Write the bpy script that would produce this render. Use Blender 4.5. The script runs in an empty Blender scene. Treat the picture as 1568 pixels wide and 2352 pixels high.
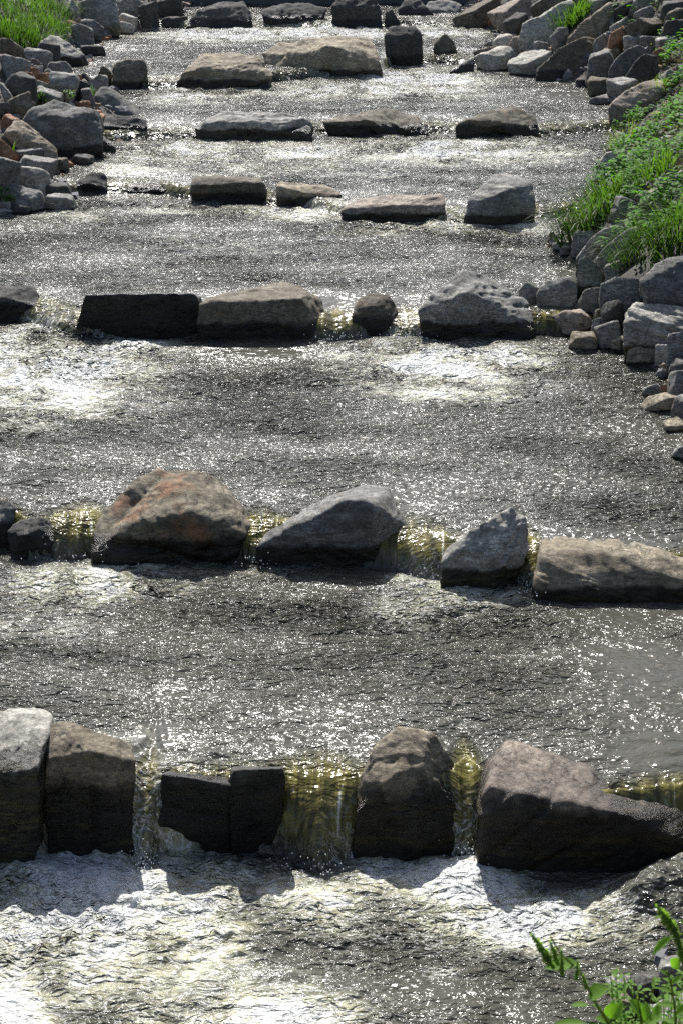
import bpy, bmesh, math, random
import numpy as np
from mathutils import Vector, Matrix

random.seed(7)
rng = np.random.default_rng(7)
C = bpy.context.scene.collection
sc = bpy.context.scene

# ------------------------------------------------------------ camera, light
CAM_H = 6.55
PITCH = math.radians(22.2)
FPX, CX, CY = 3800.0, 784.0, 1176.0        # measured on the photograph at 1568 x 2352
cam = bpy.data.cameras.new('camera')
cam.sensor_fit = 'VERTICAL'; cam.sensor_height = 24.0; cam.sensor_width = 16.0
cam.lens = FPX / 2352 * 24.0
cam.clip_end = 2000
cam.dof.use_dof = True; cam.dof.focus_distance = 15.0; cam.dof.aperture_fstop = 5.0
co = bpy.data.objects.new('camera', cam); C.objects.link(co)
co.location = (0, 0, CAM_H); co.rotation_euler = (math.radians(90) - PITCH, 0, 0)
sc.camera = co

SUN_EL, SUN_AZ = math.radians(49), math.radians(-9)   # azimuth measured from +Y towards +X
w = bpy.data.worlds.new('World'); sc.world = w; w.use_nodes = True
nt = w.node_tree; nt.nodes.clear()
sky = nt.nodes.new('ShaderNodeTexSky'); sky.sky_type = 'NISHITA'; sky.sun_disc = False
sky.sun_elevation = SUN_EL; sky.sun_rotation = SUN_AZ
sky.air_density = 1.0; sky.dust_density = 2.5; sky.ozone_density = 1.0
bg = nt.nodes.new('ShaderNodeBackground'); bg.inputs['Strength'].default_value = 0.085
wo = nt.nodes.new('ShaderNodeOutputWorld')
nt.links.new(sky.outputs[0], bg.inputs[0]); nt.links.new(bg.outputs[0], wo.inputs[0])
sun = bpy.data.lights.new('sun', 'SUN'); sun.energy = 5.0; sun.angle = math.radians(0.53); sun.color = (1.0, 0.975, 0.94)
so = bpy.data.objects.new('sun', sun); C.objects.link(so)
sdir = Vector((math.sin(SUN_AZ)*math.cos(SUN_EL), math.cos(SUN_AZ)*math.cos(SUN_EL), math.sin(SUN_EL)))
so.rotation_euler = (-sdir).to_track_quat('-Z', 'Y').to_euler(); so.location = sdir * 40
sc.view_settings.view_transform = 'Standard'; sc.view_settings.look = 'None'
sc.view_settings.exposure = 0.78; sc.view_settings.gamma = 1.0
sc.render.engine = 'CYCLES'
sc.cycles.use_denoising = False
sc.cycles.max_bounces = 6; sc.cycles.caustics_reflective = False; sc.cycles.caustics_refractive = False
sc.cycles.sample_clamp_direct = 9.0; sc.cycles.sample_clamp_indirect = 3.0

# ------------------------------------------------------------ helpers
cp, sp = math.cos(PITCH), math.sin(PITCH)
def ray(px, py):
    a = (px - CX) / FPX; b = (CY - py) / FPX
    return np.array([a, cp + b * sp, -sp + b * cp])
def on_z(px, py, z):
    d = ray(px, py); t = (z - CAM_H) / d[2]
    return d * t + np.array([0, 0, CAM_H])
def on_y(px, py, y):
    d = ray(px, py); t = y / d[1]
    return d * t + np.array([0, 0, CAM_H])

_perm = rng.permutation(512); _perm = np.concatenate([_perm, _perm, _perm])
_grad = rng.normal(size=(512, 3)); _grad /= np.linalg.norm(_grad, axis=1)[:, None]
def noise(p):
    """gradient noise on an (n,3) array, about -0.7..0.7"""
    i = np.floor(p).astype(np.int64); f = p - i
    u = f * f * f * (f * (f * 6 - 15) + 10)
    i &= 511
    out = 0
    for dx in (0, 1):
        for dy in (0, 1):
            for dz in (0, 1):
                h = _perm[_perm[_perm[(i[:, 0] + dx) & 511] + ((i[:, 1] + dy) & 511)] + ((i[:, 2] + dz) & 511)]
                g = _grad[h & 511]
                dot = g[:, 0] * (f[:, 0] - dx) + g[:, 1] * (f[:, 1] - dy) + g[:, 2] * (f[:, 2] - dz)
                wgt = (u[:, 0] if dx else 1 - u[:, 0]) * (u[:, 1] if dy else 1 - u[:, 1]) * (u[:, 2] if dz else 1 - u[:, 2])
                out = out + dot * wgt
    return out
def fbm(p, n=3, s=1.0, g=0.5):
    o = 0; a = 1.0
    for k in range(n):
        o = o + a * noise(p * s + 17.3 * k); a *= g; s *= 2.03
    return o
def ss(a, b, x):
    t = np.clip((x - a) / (b - a), 0, 1); return t * t * (3 - 2 * t)

def link(o, parent=None):
    C.objects.link(o)
    if parent is not None: o.parent = parent
    return o
def tag(o, label=None, cat=None, group=None, kind=None):
    if label: o['label'] = label
    if cat: o['category'] = cat
    if group: o['group'] = group
    if kind: o['kind'] = kind
    return o
def np_mesh(name, V, F, mat, smooth=True, attrs=None):
    """V (n,3), F (m,k) arrays -> mesh"""
    me = bpy.data.meshes.new(name)
    n, m, k = len(V), len(F), F.shape[1]
    me.vertices.add(n); me.vertices.foreach_set('co', np.asarray(V, dtype=np.float32).ravel())
    me.loops.add(m * k); me.loops.foreach_set('vertex_index', F.astype(np.int32).ravel())
    me.polygons.add(m)
    me.polygons.foreach_set('loop_start', np.arange(0, m * k, k, dtype=np.int32))
    me.polygons.foreach_set('loop_total', np.full(m, k, dtype=np.int32))
    me.polygons.foreach_set('use_smooth', np.full(m, smooth, dtype=bool))
    me.update(calc_edges=True)
    for nm, arr in (attrs or {}).items():
        a = me.attributes.new(nm, 'FLOAT', 'POINT'); a.data.foreach_set('value', np.asarray(arr, dtype=np.float32))
    me.materials.append(mat)
    return me

# ------------------------------------------------------------ pools and channel
L = [0.0, 0.58, 0.93, 1.22, 1.42, 1.62, 1.87, 2.12]      # water level of each pool, nearest first
# foot of every weir in picture coordinates on the pool below it
FOOT = [
    [(-400, 1990), (0, 1985), (130, 1955), (250, 1960), (360, 1965), (520, 1958), (640, 1960), (740, 1985), (820, 1968), (940, 1968), (1090, 1955), (1250, 2000), (1390, 2005), (1500, 1990), (1568, 1985), (1900, 1985)],
    [(-400, 1260), (0, 1240), (70, 1288), (200, 1272), (300, 1285), (500, 1290), (620, 1285), (850, 1300), (960, 1312), (1090, 1345), (1200, 1338), (1300, 1372), (1568, 1368), (1800, 1360)],
    [(-500, 740), (0, 735), (90, 745), (170, 775), (400, 775), (600, 778), (760, 778), (870, 770), (960, 775), (1200, 775), (1330, 770), (1700, 740)],
    [(-300, 470), (60, 460), (200, 446), (350, 440), (440, 458), (600, 466), (700, 478), (790, 496), (900, 510), (1050, 512), (1100, 516), (1250, 500), (1500, 480)],
    [(0, 330), (230, 325), (420, 318), (600, 320), (740, 304), (850, 312), (1000, 302), (1100, 312), (1240, 312), (1300, 305), (1420, 300), (1700, 295)],
    [(0, 215), (250, 205), (380, 202), (520, 204), (640, 186), (870, 170), (900, 150), (1000, 146), (1060, 148), (1100, 150), (1300, 140)],
    [(200, 66), (450, 66), (600, 66), (760, 67), (900, 62), (1050, 64), (1300, 62)],
]
foot_xy = []
for i, pl in enumerate(FOOT):
    P = np.array([on_z(a, b, L[i]) for a, b in pl])
    o = np.argsort(P[:, 0]); foot_xy.append((P[o, 0], P[o, 1]))
FALL_T = [0.36, 0.34, 0.36, 0.34, 0.36, 0.4, 0.4]
GAPS = [[(338, .06), (735, .20), (1072, .10)], [(172, .25), (598, .12), (968, .28), (1228, .12)], [(130, .35), (776, .22), (936, .18)],
        [(270, .4), (622, .2), (790, .15), (1040, .25), (1250, .2)], [(400, .3), (728, .25), (1012, .35), (1290, .6)],
        [(370, .4), (875, .2), (980, .3), (1075, .3)], [(590, .25), (752, .2), (895, .2), (1030, .3)]]
def fall_shape(i, x):
    k = np.stack([x * 2.7, np.full_like(x, 11.0 * i), np.zeros_like(x)], 1)
    a = np.ones_like(x); j = np.zeros_like(x); nz = noise(k + 5)
    for px, hw in GAPS[i]:
        py = np.interp(px, [q[0] for q in FOOT[i]], [q[1] for q in FOOT[i]])
        g = np.exp(-((x - on_z(px, py, L[i])[0]) / hw) ** 2)
        a = a + 1.1 * g; j = j - ((0.05 if i == 0 else 0.11) - 0.12 * nz) * g
    return FALL_T[i] * a, j
def edge_fn(lst):
    P = np.array([on_z(a, b, L[l]) for a, b, l in lst]); o = np.argsort(P[:, 1])
    return P[o, 1], P[o, 0]
EL = edge_fn([(-900, 1960, 0), (-640, 1300, 1), (-330, 950, 2), (-160, 640, 3), (10, 500, 3), (150, 425, 4), (170, 375, 4), (235, 335, 4),
              (300, 300, 5), (340, 275, 5), (285, 212, 5), (235, 170, 6), (205, 120, 6), (290, 82, 6), (400, 62, 6), (440, 30, 7), (470, 5, 7)])
ER = edge_fn([(1290, 2420, 0), (1400, 2300, 0), (1500, 2170, 0), (1690, 2090, 0), (1760, 1800, 1), (1800, 1500, 1), (1740, 1330, 1), (1640, 1100, 2), (1560, 1010, 2), (1500, 900, 2), (1440, 825, 2),
              (1330, 795, 2), (1290, 700, 3), (1330, 610, 3), (1265, 575, 3), (1275, 520, 3), (1330, 440, 4), (1390, 350, 4), (1415, 310, 4), (1430, 270, 5),
              (1400, 240, 5), (1360, 210, 5), (1250, 180, 5), (1160, 150, 5), (1080, 112, 6), (1180, 92, 6), (1160, 70, 6), (1040, 58, 6), (1050, 40, 7), (1070, 5, 7)])
def water_level(x, y):
    """returns level, fall position (0 foot .. 1 lip, -1 elsewhere), distance below the last weir"""
    z = np.full_like(x, L[0]); s_out = np.full_like(x, -1.0); dn = np.full_like(x, 99.0)
    for i in range(7):
        T, jit = fall_shape(i, x)
        yf = np.interp(x, *foot_xy[i]) + jit
        s = (y - yf) / T
        m = (s > 0)
        prof = np.sqrt(np.clip(1 - (1 - np.clip(s, 0, 1)) ** 2, 0, 1))
        dip = -0.045 * np.exp(-np.clip(y - yf - T, 0, 9) / 0.45) * (s > 0.6)
        z = np.where(m, L[i] + (L[i + 1] - L[i]) * prof + dip, z)
        s_out = np.where((s > 0) & (s < 1.15), s, s_out)
        d = yf - y
        dn = np.where((d >= 0) & (d < dn), d, dn)
    return z, s_out, dn
def base_level(y):
    ys = [0] + [float(np.mean(f[1])) for f in foot_xy]
    return np.interp(y, [ys[0], 9.6, 10.2, 13.5, 14.0, 19.5, 20.1, 25.0, 25.6, 31.3, 32.0, 37.6, 38.4, 45.5, 46.4],
                     [0, 0, .58, .58, .93, .93, 1.22, 1.22, 1.42, 1.42, 1.62, 1.62, 1.87, 1.87, 2.12])
def terrain(x, y):
    x = np.asarray(x, float); y = np.asarray(y, float)
    b = base_level(y)
    xl = np.interp(y, *EL); xr = np.interp(y, *ER)
    s = np.maximum(x - xr, xl - x)                    # >0 on the bank
    right = x > 0
    up = np.where(right, 0.62, 0.42) * np.clip(s, 0, 3.2) + 0.22 * np.clip(s - 3.2, 0, 30)
    z = np.where(s > 0, b - 0.06 + up, b - 0.06 + np.clip(s * 0.9, -0.55, 0))
    # foot of the bridge abutment close to the camera
    near = 3.15 - 1.05 * (y - 3.3)
    near = np.where(x > -0.4, near, near - 1.5 * (-0.4 - x))
    z = np.maximum(z, np.where(y < 7, np.minimum(near, 4.2), -9))
    return z
def ground_hit(px, py):
    d = ray(px, py); o = np.array([0, 0, CAM_H])
    t = np.arange(5, 75, 0.03)
    P = o + d * t[:, None]
    g = np.maximum(terrain(P[:, 0], P[:, 1]), water_level(P[:, 0], P[:, 1])[0])
    k = np.argmax(P[:, 2] < g)
    return P[k] if P[k, 2] < g[k] else P[-1]

# ------------------------------------------------------------ materials
def new_mat(name):
    m = bpy.data.materials.new(name); m.use_nodes = True
    t = m.node_tree; t.nodes.clear(); return m, t
def N(t, typ, **kw):
    n = t.nodes.new(typ)
    for k, v in kw.items():
        if k.startswith('_'): setattr(n, k[1:], v)
        else: n.inputs[k].default_value = v
    return n
def lk(t, a, b): t.links.new(a, b)
def mixc(t, fac, a, b, mode='MIX'):
    n = t.nodes.new('ShaderNodeMix'); n.data_type = 'RGBA'; n.blend_type = mode
    for sock, v in ((n.inputs[0], fac), (n.inputs[6], a), (n.inputs[7], b)):
        if hasattr(v, 'links'): t.links.new(v, sock)
        elif isinstance(v, (int, float)): sock.default_value = v
        else: sock.default_value = (*v, 1)
    return n.outputs[2]
def math_n(t, op, a, b=None, c=None, clamp=False):
    n = t.nodes.new('ShaderNodeMath'); n.operation = op; n.use_clamp = clamp
    for i, v in enumerate((a, b, c)):
        if v is None: continue
        if hasattr(v, 'links'): t.links.new(v, n.inputs[i])
        else: n.inputs[i].default_value = v
    return n.outputs[0]
def ramp(t, fac, stops):
    n = t.nodes.new('ShaderNodeMapRange'); n.interpolation_type = 'SMOOTHSTEP'
    t.links.new(fac, n.inputs[0]); n.inputs[1].default_value = stops[0]; n.inputs[2].default_value = stops[1]
    return n.outputs[0]

def rock_mat(name, c1, c2, patch=(0.25, 0.13, 0.06), pamt=0.0, rough=0.85, vein=0.3):
    m, t = new_mat(name)
    tc = N(t, 'ShaderNodeTexCoord'); oi = N(t, 'ShaderNodeObjectInfo')
    off = N(t, 'ShaderNodeVectorMath', _operation='MULTIPLY_ADD')
    cmb = N(t, 'ShaderNodeCombineXYZ'); 
    r = math_n(t, 'MULTIPLY', oi.outputs['Random'], 37.0)
    lk(t, r, cmb.inputs[0]); lk(t, r, cmb.inputs[1])
    add = N(t, 'ShaderNodeVectorMath', _operation='ADD')
    lk(t, tc.outputs['Object'], add.inputs[0]); lk(t, cmb.outputs[0], add.inputs[1])
    v = add.outputs[0]
    n1 = N(t, 'ShaderNodeTexNoise', Scale=3.2, Detail=7.0, Roughness=0.65); lk(t, v, n1.inputs['Vector'])
    n2 = N(t, 'ShaderNodeTexNoise', Scale=28.0, Detail=6.0, Roughness=0.75); lk(t, v, n2.inputs['Vector'])
    # stretched layering
    mp = N(t, 'ShaderNodeMapping'); mp.inputs['Rotation'].default_value = (0.35, 0.5, 0.2); mp.inputs['Scale'].default_value = (1.6, 1.6, 11)
    lk(t, v, mp.inputs[0])
    n3 = N(t, 'ShaderNodeTexNoise', Scale=1.6, Detail=6.0, Roughness=0.7); lk(t, mp.outputs[0], n3.inputs['Vector'])
    col = mixc(t, ramp(t, n1.outputs[0], (0.38, 0.62)), c1, c2)
    col = mixc(t, math_n(t, 'MULTIPLY', ramp(t, n3.outputs[0], (0.48, 0.66)), vein), col, tuple(min(1, x * 1.7 + 0.04) for x in c2))
    sp_ = ramp(t, n2.outputs[0], (0.3, 0.7))
    col = mixc(t, 1.0, col, mixc(t, sp_, (0.55, 0.55, 0.55), (1.35, 1.33, 1.28)), 'MULTIPLY')
    if pamt > 0:
        n4 = N(t, 'ShaderNodeTexNoise', Scale=2.6, Detail=5.0, Roughness=0.6); 
        add2 = N(t, 'ShaderNodeVectorMath', _operation='ADD'); add2.inputs[1].default_value = (7, 3, 1); lk(t, v, add2.inputs[0]); lk(t, add2.outputs[0], n4.inputs['Vector'])
        col = mixc(t, math_n(t, 'MULTIPLY', ramp(t, n4.outputs[0], (0.62 - pamt * 0.25, 0.76 - pamt * 0.25)), 0.7), col, patch)
    vo = N(t, 'ShaderNodeTexVoronoi', _feature='DISTANCE_TO_EDGE', Scale=3.4); 
    wv = N(t, 'ShaderNodeVectorMath', _operation='MULTIPLY_ADD'); wv.inputs[1].default_value = (0.35, 0.35, 0.35); lk(t, n2.outputs['Color'], wv.inputs[0]); lk(t, mp.outputs[0], wv.inputs[2]); lk(t, wv.outputs[0], vo.inputs['Vector'])
    crack = math_n(t, 'SUBTRACT', 1.0, ramp(t, vo.outputs['Distance'], (0.0, 0.045)))
    cm = math_n(t, 'MULTIPLY', crack, ramp(t, n1.outputs[0], (0.45, 0.6)))
    col = mixc(t, math_n(t, 'MULTIPLY', cm, 0.7), col, (0.02, 0.018, 0.015))
    n5 = N(t, 'ShaderNodeTexNoise', Scale=9.0, Detail=9.0, Roughness=0.8); lk(t, v, n5.inputs['Vector'])
    col = mixc(t, 1.0, col, mixc(t, ramp(t, n5.outputs[0], (0.3, 0.7)), (0.58, 0.57, 0.55), (1.32, 1.31, 1.28)), 'MULTIPLY')
    # object tint variation
    hv = N(t, 'ShaderNodeHueSaturation'); hv.inputs['Saturation'].default_value = 1.0
    lk(t, math_n(t, 'MULTIPLY_ADD', oi.outputs['Random'], 0.45, 0.78), hv.inputs['Value']); lk(t, col, hv.inputs['Color'])
    col = hv.outputs[0]
    # wet foot with algae; its near-black also paints shade onto the front faces
    wet = N(t, 'ShaderNodeAttribute', _attribute_name='wet').outputs['Fac']
    wn = math_n(t, 'ADD', wet, math_n(t, 'MULTIPLY_ADD', n1.outputs[0], 0.9, -0.45))
    wn = ramp(t, wn, (0.35, 0.6))
    al = ramp(t, n3.outputs[0], (0.45, 0.7))
    wet_shade_c = mixc(t, 1.0, col, mixc(t, al, (0.065, 0.06, 0.05), (0.17, 0.15, 0.045)), 'MULTIPLY')
    col = mixc(t, wn, col, wet_shade_c)
    b = N(t, 'ShaderNodeBsdfPrincipled')
    lk(t, col, b.inputs['Base Color'])
    lk(t, math_n(t, 'MULTIPLY_ADD', wn, 0.30 - rough, rough), b.inputs['Roughness'])
    b.inputs['Specular IOR Level'].default_value = 0.4
    bp1 = N(t, 'ShaderNodeBump', Strength=0.5, Distance=0.025); lk(t, n3.outputs[0], bp1.inputs['Height'])
    bp2 = N(t, 'ShaderNodeBump', Strength=0.5, Distance=0.008); lk(t, n2.outputs[0], bp2.inputs['Height']); lk(t, bp1.outputs[0], bp2.inputs['Normal'])
    bp3 = N(t, 'ShaderNodeBump', Strength=0.8, Distance=0.03); lk(t, math_n(t, 'SUBTRACT', n5.outputs[0], math_n(t, 'MULTIPLY', cm, 0.4)), bp3.inputs['Height']); lk(t, bp2.outputs[0], bp3.inputs['Normal'])
    lk(t, bp3.outputs[0], b.inputs['Normal'])
    o = N(t, 'ShaderNodeOutputMaterial'); lk(t, b.outputs[0], o.inputs[0])
    return m
RM = {
    'grey':  rock_mat('grey_stone', (0.135, 0.133, 0.126), (0.28, 0.275, 0.262)),
    'pale':  rock_mat('pale_stone', (0.26, 0.252, 0.23), (0.44, 0.43, 0.395)),
    'dark':  rock_mat('dark_stone', (0.042, 0.042, 0.04), (0.09, 0.088, 0.082), vein=0.15),
    'blue':  rock_mat('slate_grey_stone', (0.10, 0.10, 0.096), (0.22, 0.22, 0.212), vein=0.35),
    'tan':   rock_mat('tan_stone', (0.17, 0.145, 0.105), (0.29, 0.255, 0.195), (0.24, 0.16, 0.09), 0.12),
    'brown': rock_mat('brown_stone', (0.082, 0.072, 0.052), (0.165, 0.148, 0.115), (0.22, 0.14, 0.08), 0.12),
    'rust':  rock_mat('rust_stone', (0.22, 0.11, 0.06), (0.30, 0.18, 0.11), (0.14, 0.08, 0.05), 0.2),
    'pink':  rock_mat('pinkish_stone', (0.17, 0.142, 0.118), (0.31, 0.265, 0.225), (0.09, 0.08, 0.08), 0.2),
    'multi': rock_mat('mottled_brown_stone', (0.09, 0.08, 0.055), (0.18, 0.16, 0.12), (0.25, 0.12, 0.065), 0.38),
}

# ------------------------------------------------------------ stones
def quad_sphere(n):
    g = np.tan(np.linspace(-1, 1, n + 1) * math.pi / 4)
    a, b = np.meshgrid(g, g, indexing='ij'); one = np.ones_like(a)
    faces = [(one, a, b), (-one, b, a), (b, one, a), (a, -one, b), (a, b, one), (b, a, -one)]
    V = []; F = []
    idx = np.arange((n + 1) ** 2).reshape(n + 1, n + 1)
    for k, f in enumerate(faces):
        V.append(np.stack([c.ravel() for c in f], 1))
        q = np.stack([idx[:-1, :-1], idx[1:, :-1], idx[1:, 1:], idx[:-1, 1:]], -1).reshape(-1, 4) + k * (n + 1) ** 2
        F.append(q)
    V = np.concatenate(V); F = np.concatenate(F)
    V /= np.linalg.norm(V, axis=1)[:, None]
    key = np.round(V * 1e5).astype(np.int64)
    _, first, inv = np.unique(key, axis=0, return_index=True, return_inverse=True)
    V = V[first]; F = inv.ravel()[F]
    # outward winding
    c = V[F].mean(1); nn = np.cross(V[F[:, 1]] - V[F[:, 0]], V[F[:, 2]] - V[F[:, 0]])
    fl = (nn * c).sum(1) < 0; F[fl] = F[fl][:, ::-1]
    return V, F
_qs = {}
def hull_planes(P):
    bm = bmesh.new()
    for p in P: bm.verts.new(p)
    r = bmesh.ops.convex_hull(bm, input=bm.verts)
    pl = []
    bm.normal_update()
    c = np.mean(P, axis=0)
    for f in bm.faces:
        if f.calc_area() < 1e-7: continue
        n = np.array(f.normal); d = float(np.dot(n, np.array(f.verts[0].co)))
        if np.dot(n, c) > d: n, d = -n, -d
        if all(np.dot(n, q[0]) < 0.985 for q in pl): pl.append((n, d))
    bm.free()
    return np.array([q[0] for q in pl]), np.array([q[1] for q in pl])
def stone_surface(hulls, n, seed, rough=1.0, sharp=26, chips=5, cdep=0.05):
    """hulls: list of point arrays (world). star-shaped union about the first centre; returns V,F in world"""
    if n not in _qs: _qs[n] = quad_sphere(n)
    U, F = _qs[n]
    P0 = hulls[0]; allP = np.concatenate(hulls)
    lo, hi = allP.min(0), allP.max(0); size = hi - lo
    c = P0.mean(0)
    D = U * (size / 2); Dn = D
    rr = np.random.default_rng(seed)
    best = None
    for P in hulls:
        Np, d = hull_planes(P)
        dd = d - Np @ c
        # random chipped corners and small facets
        if chips > 0:
            for _ in range(16):
                j = rr.integers(len(Np)); q = Np[j] + rr.normal(size=3) * 0.28; q /= np.linalg.norm(q)
                sup = (P @ q).max() - q @ c
                Np = np.vstack([Np, q]); dd = np.append(dd, sup * (0.992 - 0.045 * rr.random()))
        for _ in range(chips):
            q = rr.normal(size=3); q /= np.linalg.norm(q)
            sup = (P @ q).max() - q @ c
            Np = np.vstack([Np, q]); dd = np.append(dd, sup * (0.975 - cdep * rr.random() ** 1.5))
        a = Dn @ Np.T                                  # (v, planes)
        if P is P0:
            val = np.clip(a / np.maximum(dd, 1e-3), 0, None)
            r = (val ** sharp).sum(1) ** (-1.0 / sharp)
        else:
            tq = dd / np.where(np.abs(a) < 1e-9, 1e-9, a)
            tmax = np.where(a > 0, tq, 1e9).min(1); tmin = np.where(a < 0, tq, -1e9).max(1)
            r = np.where(tmax > np.maximum(tmin, 0), tmax, 0.0)
        best = r if best is None else np.maximum(best, r)
    V = c + Dn * best[:, None]
    S = float(np.cbrt(np.prod(np.maximum(size, 0.02))))
    nr = V - c; nr = nr / (size / 2) ** 2; nr /= np.linalg.norm(nr, axis=1)[:, None] + 1e-9
    o = rr.random(3) * 50
    q = V / S
    ax = rr.normal(size=3); ax[2] += 1.2; ax /= np.linalg.norm(ax)
    lay = q + ax * (q @ ax)[:, None] * 3.0                  # compressed along one axis: bedding
    led = lay * 1.3 + o; ln_ = fbm(led, 3) * 4.0
    step = (np.floor(ln_) + ss(0.35, 0.65, ln_ - np.floor(ln_))) / 4.0          # broken ledges
    disp = 0.030 * fbm(q * 1.5 + o, 2) + 0.042 * (np.abs(noise(q * 2.7 + o)) - 0.2) + 0.038 * step + 0.020 * fbm(q * 9 + o, 2)
    # notches
    crack = np.clip(1 - np.abs(noise(lay * 0.8 + o + 9)) * 9, 0, 1) * ss(0.0, 0.3, noise(q * 1.1 + o + 4))
    disp = disp - 0.035 * crack
    V = V + nr * (disp * S * rough)[:, None]
    return V, F, c
GROUPS = {}
used_labels = set()
def add_stone(label, mat, hulls, level, npx, seed, rough=1.0, name='rock', group=None, wet_h=0.10, chips=5, sharp=26, cdep=0.05):
    n = int(np.clip(npx * 0.435 / 2.0, 10, 56))
    V, F, c = stone_surface(hulls, n, seed, rough, sharp, chips, cdep)
    if level is None: wet = np.zeros(len(V))
    else: wet = 1 - ss(0.0, max(wet_h, 0.02), V[:, 2] - level + 0.0)  # height band: wet rock, raised on weir boulders to darken shaded fronts
    org = np.array([c[0], c[1], V[:, 2].min()])
    me = np_mesh(name, V - org, F, RM[mat], True, {'wet': wet})
    o = bpy.data.objects.new(name, me); o.location = org; link(o)
    assert label not in used_labels, label
    used_labels.add(label)
    tag(o, label, 'boulder' if name == 'boulder' else 'stone', group)
    return o
def pix_hull(pts, Y0, Wm, gz, auto=0.55, thick=0.55):
    P = []
    raw = [on_y(p[0], p[1], Y0) for p in pts]
    zmin = min(r[2] for r in raw); zmax = max(r[2] for r in raw); H = max(zmax - zmin, 1e-3)
    for p, r in zip(pts, raw):
        d = p[2] * Wm if len(p) > 2 else auto * Wm * max(0, (r[2] - zmin) / H - 0.12)
        P.append(on_y(p[0], p[1], Y0 + d))
    P = np.array(P)
    c = P.mean(0)
    back = P.copy(); back[:, 0] = c[0] + (P[:, 0] - c[0]) * 0.72; back[:, 1] = np.maximum(P[:, 1], Y0 + 0.1 * Wm) + thick * Wm
    back[:, 2] = gz + (P[:, 2] - gz) * 0.55 - 0.1
    low = P[P[:, 2] < P[:, 2].min() + 0.22 * H + 0.03].copy(); low[:, 2] = gz - 0.30; 
    return np.concatenate([P, back, low])
seedc = [100]
def boulder(label, mat, lv, pts, extra=(), rough=1.0, wet_h=0.4, thick=0.55, name='boulder', group=None, chips=4, sharp=70, auto=0.55, foot=None):
    xs = [p[0] for p in pts]; ys = [p[1] for p in pts]
    fy = foot if foot is not None else max(ys)
    xm = sum(p[0] for p in pts) / len(pts)
    if lv is None:
        b = [ground_hit(x, fy - (0.08 * (max(ys) - min(ys)))) for x in (min(xs) * .8 + max(xs) * .2, xm, min(xs) * .2 + max(xs) * .8)]
        Zc = b[1][1] / cp
        Wm = (max(xs) - min(xs)) / FPX * Zc
        Y0 = max(min(q[1] for q in b), b[1][1] - 0.7 * Wm)
        gz = on_y(xm, fy, Y0)[2]; level = None
        wl = float(water_level(np.array([b[1][0]]), np.array([Y0]))[0][0])
        if abs(gz - wl) < 0.25: level = wl
    else:
        Y0 = on_z(xm, fy, L[lv])[1]; gz = L[lv]; level = L[lv]
        Wm = (max(xs) - min(xs)) / FPX * (Y0 / cp)
    hs = [pix_hull(pts, Y0, Wm, gz, auto, thick)]
    for e in extra: hs.append(pix_hull(e, Y0, Wm, gz, auto, thick))
    seedc[0] += 1
    return add_stone(label, mat, hs, level, max(max(xs) - min(xs), max(ys) - min(ys)), seedc[0], rough, name, group, wet_h, chips, sharp)
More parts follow.
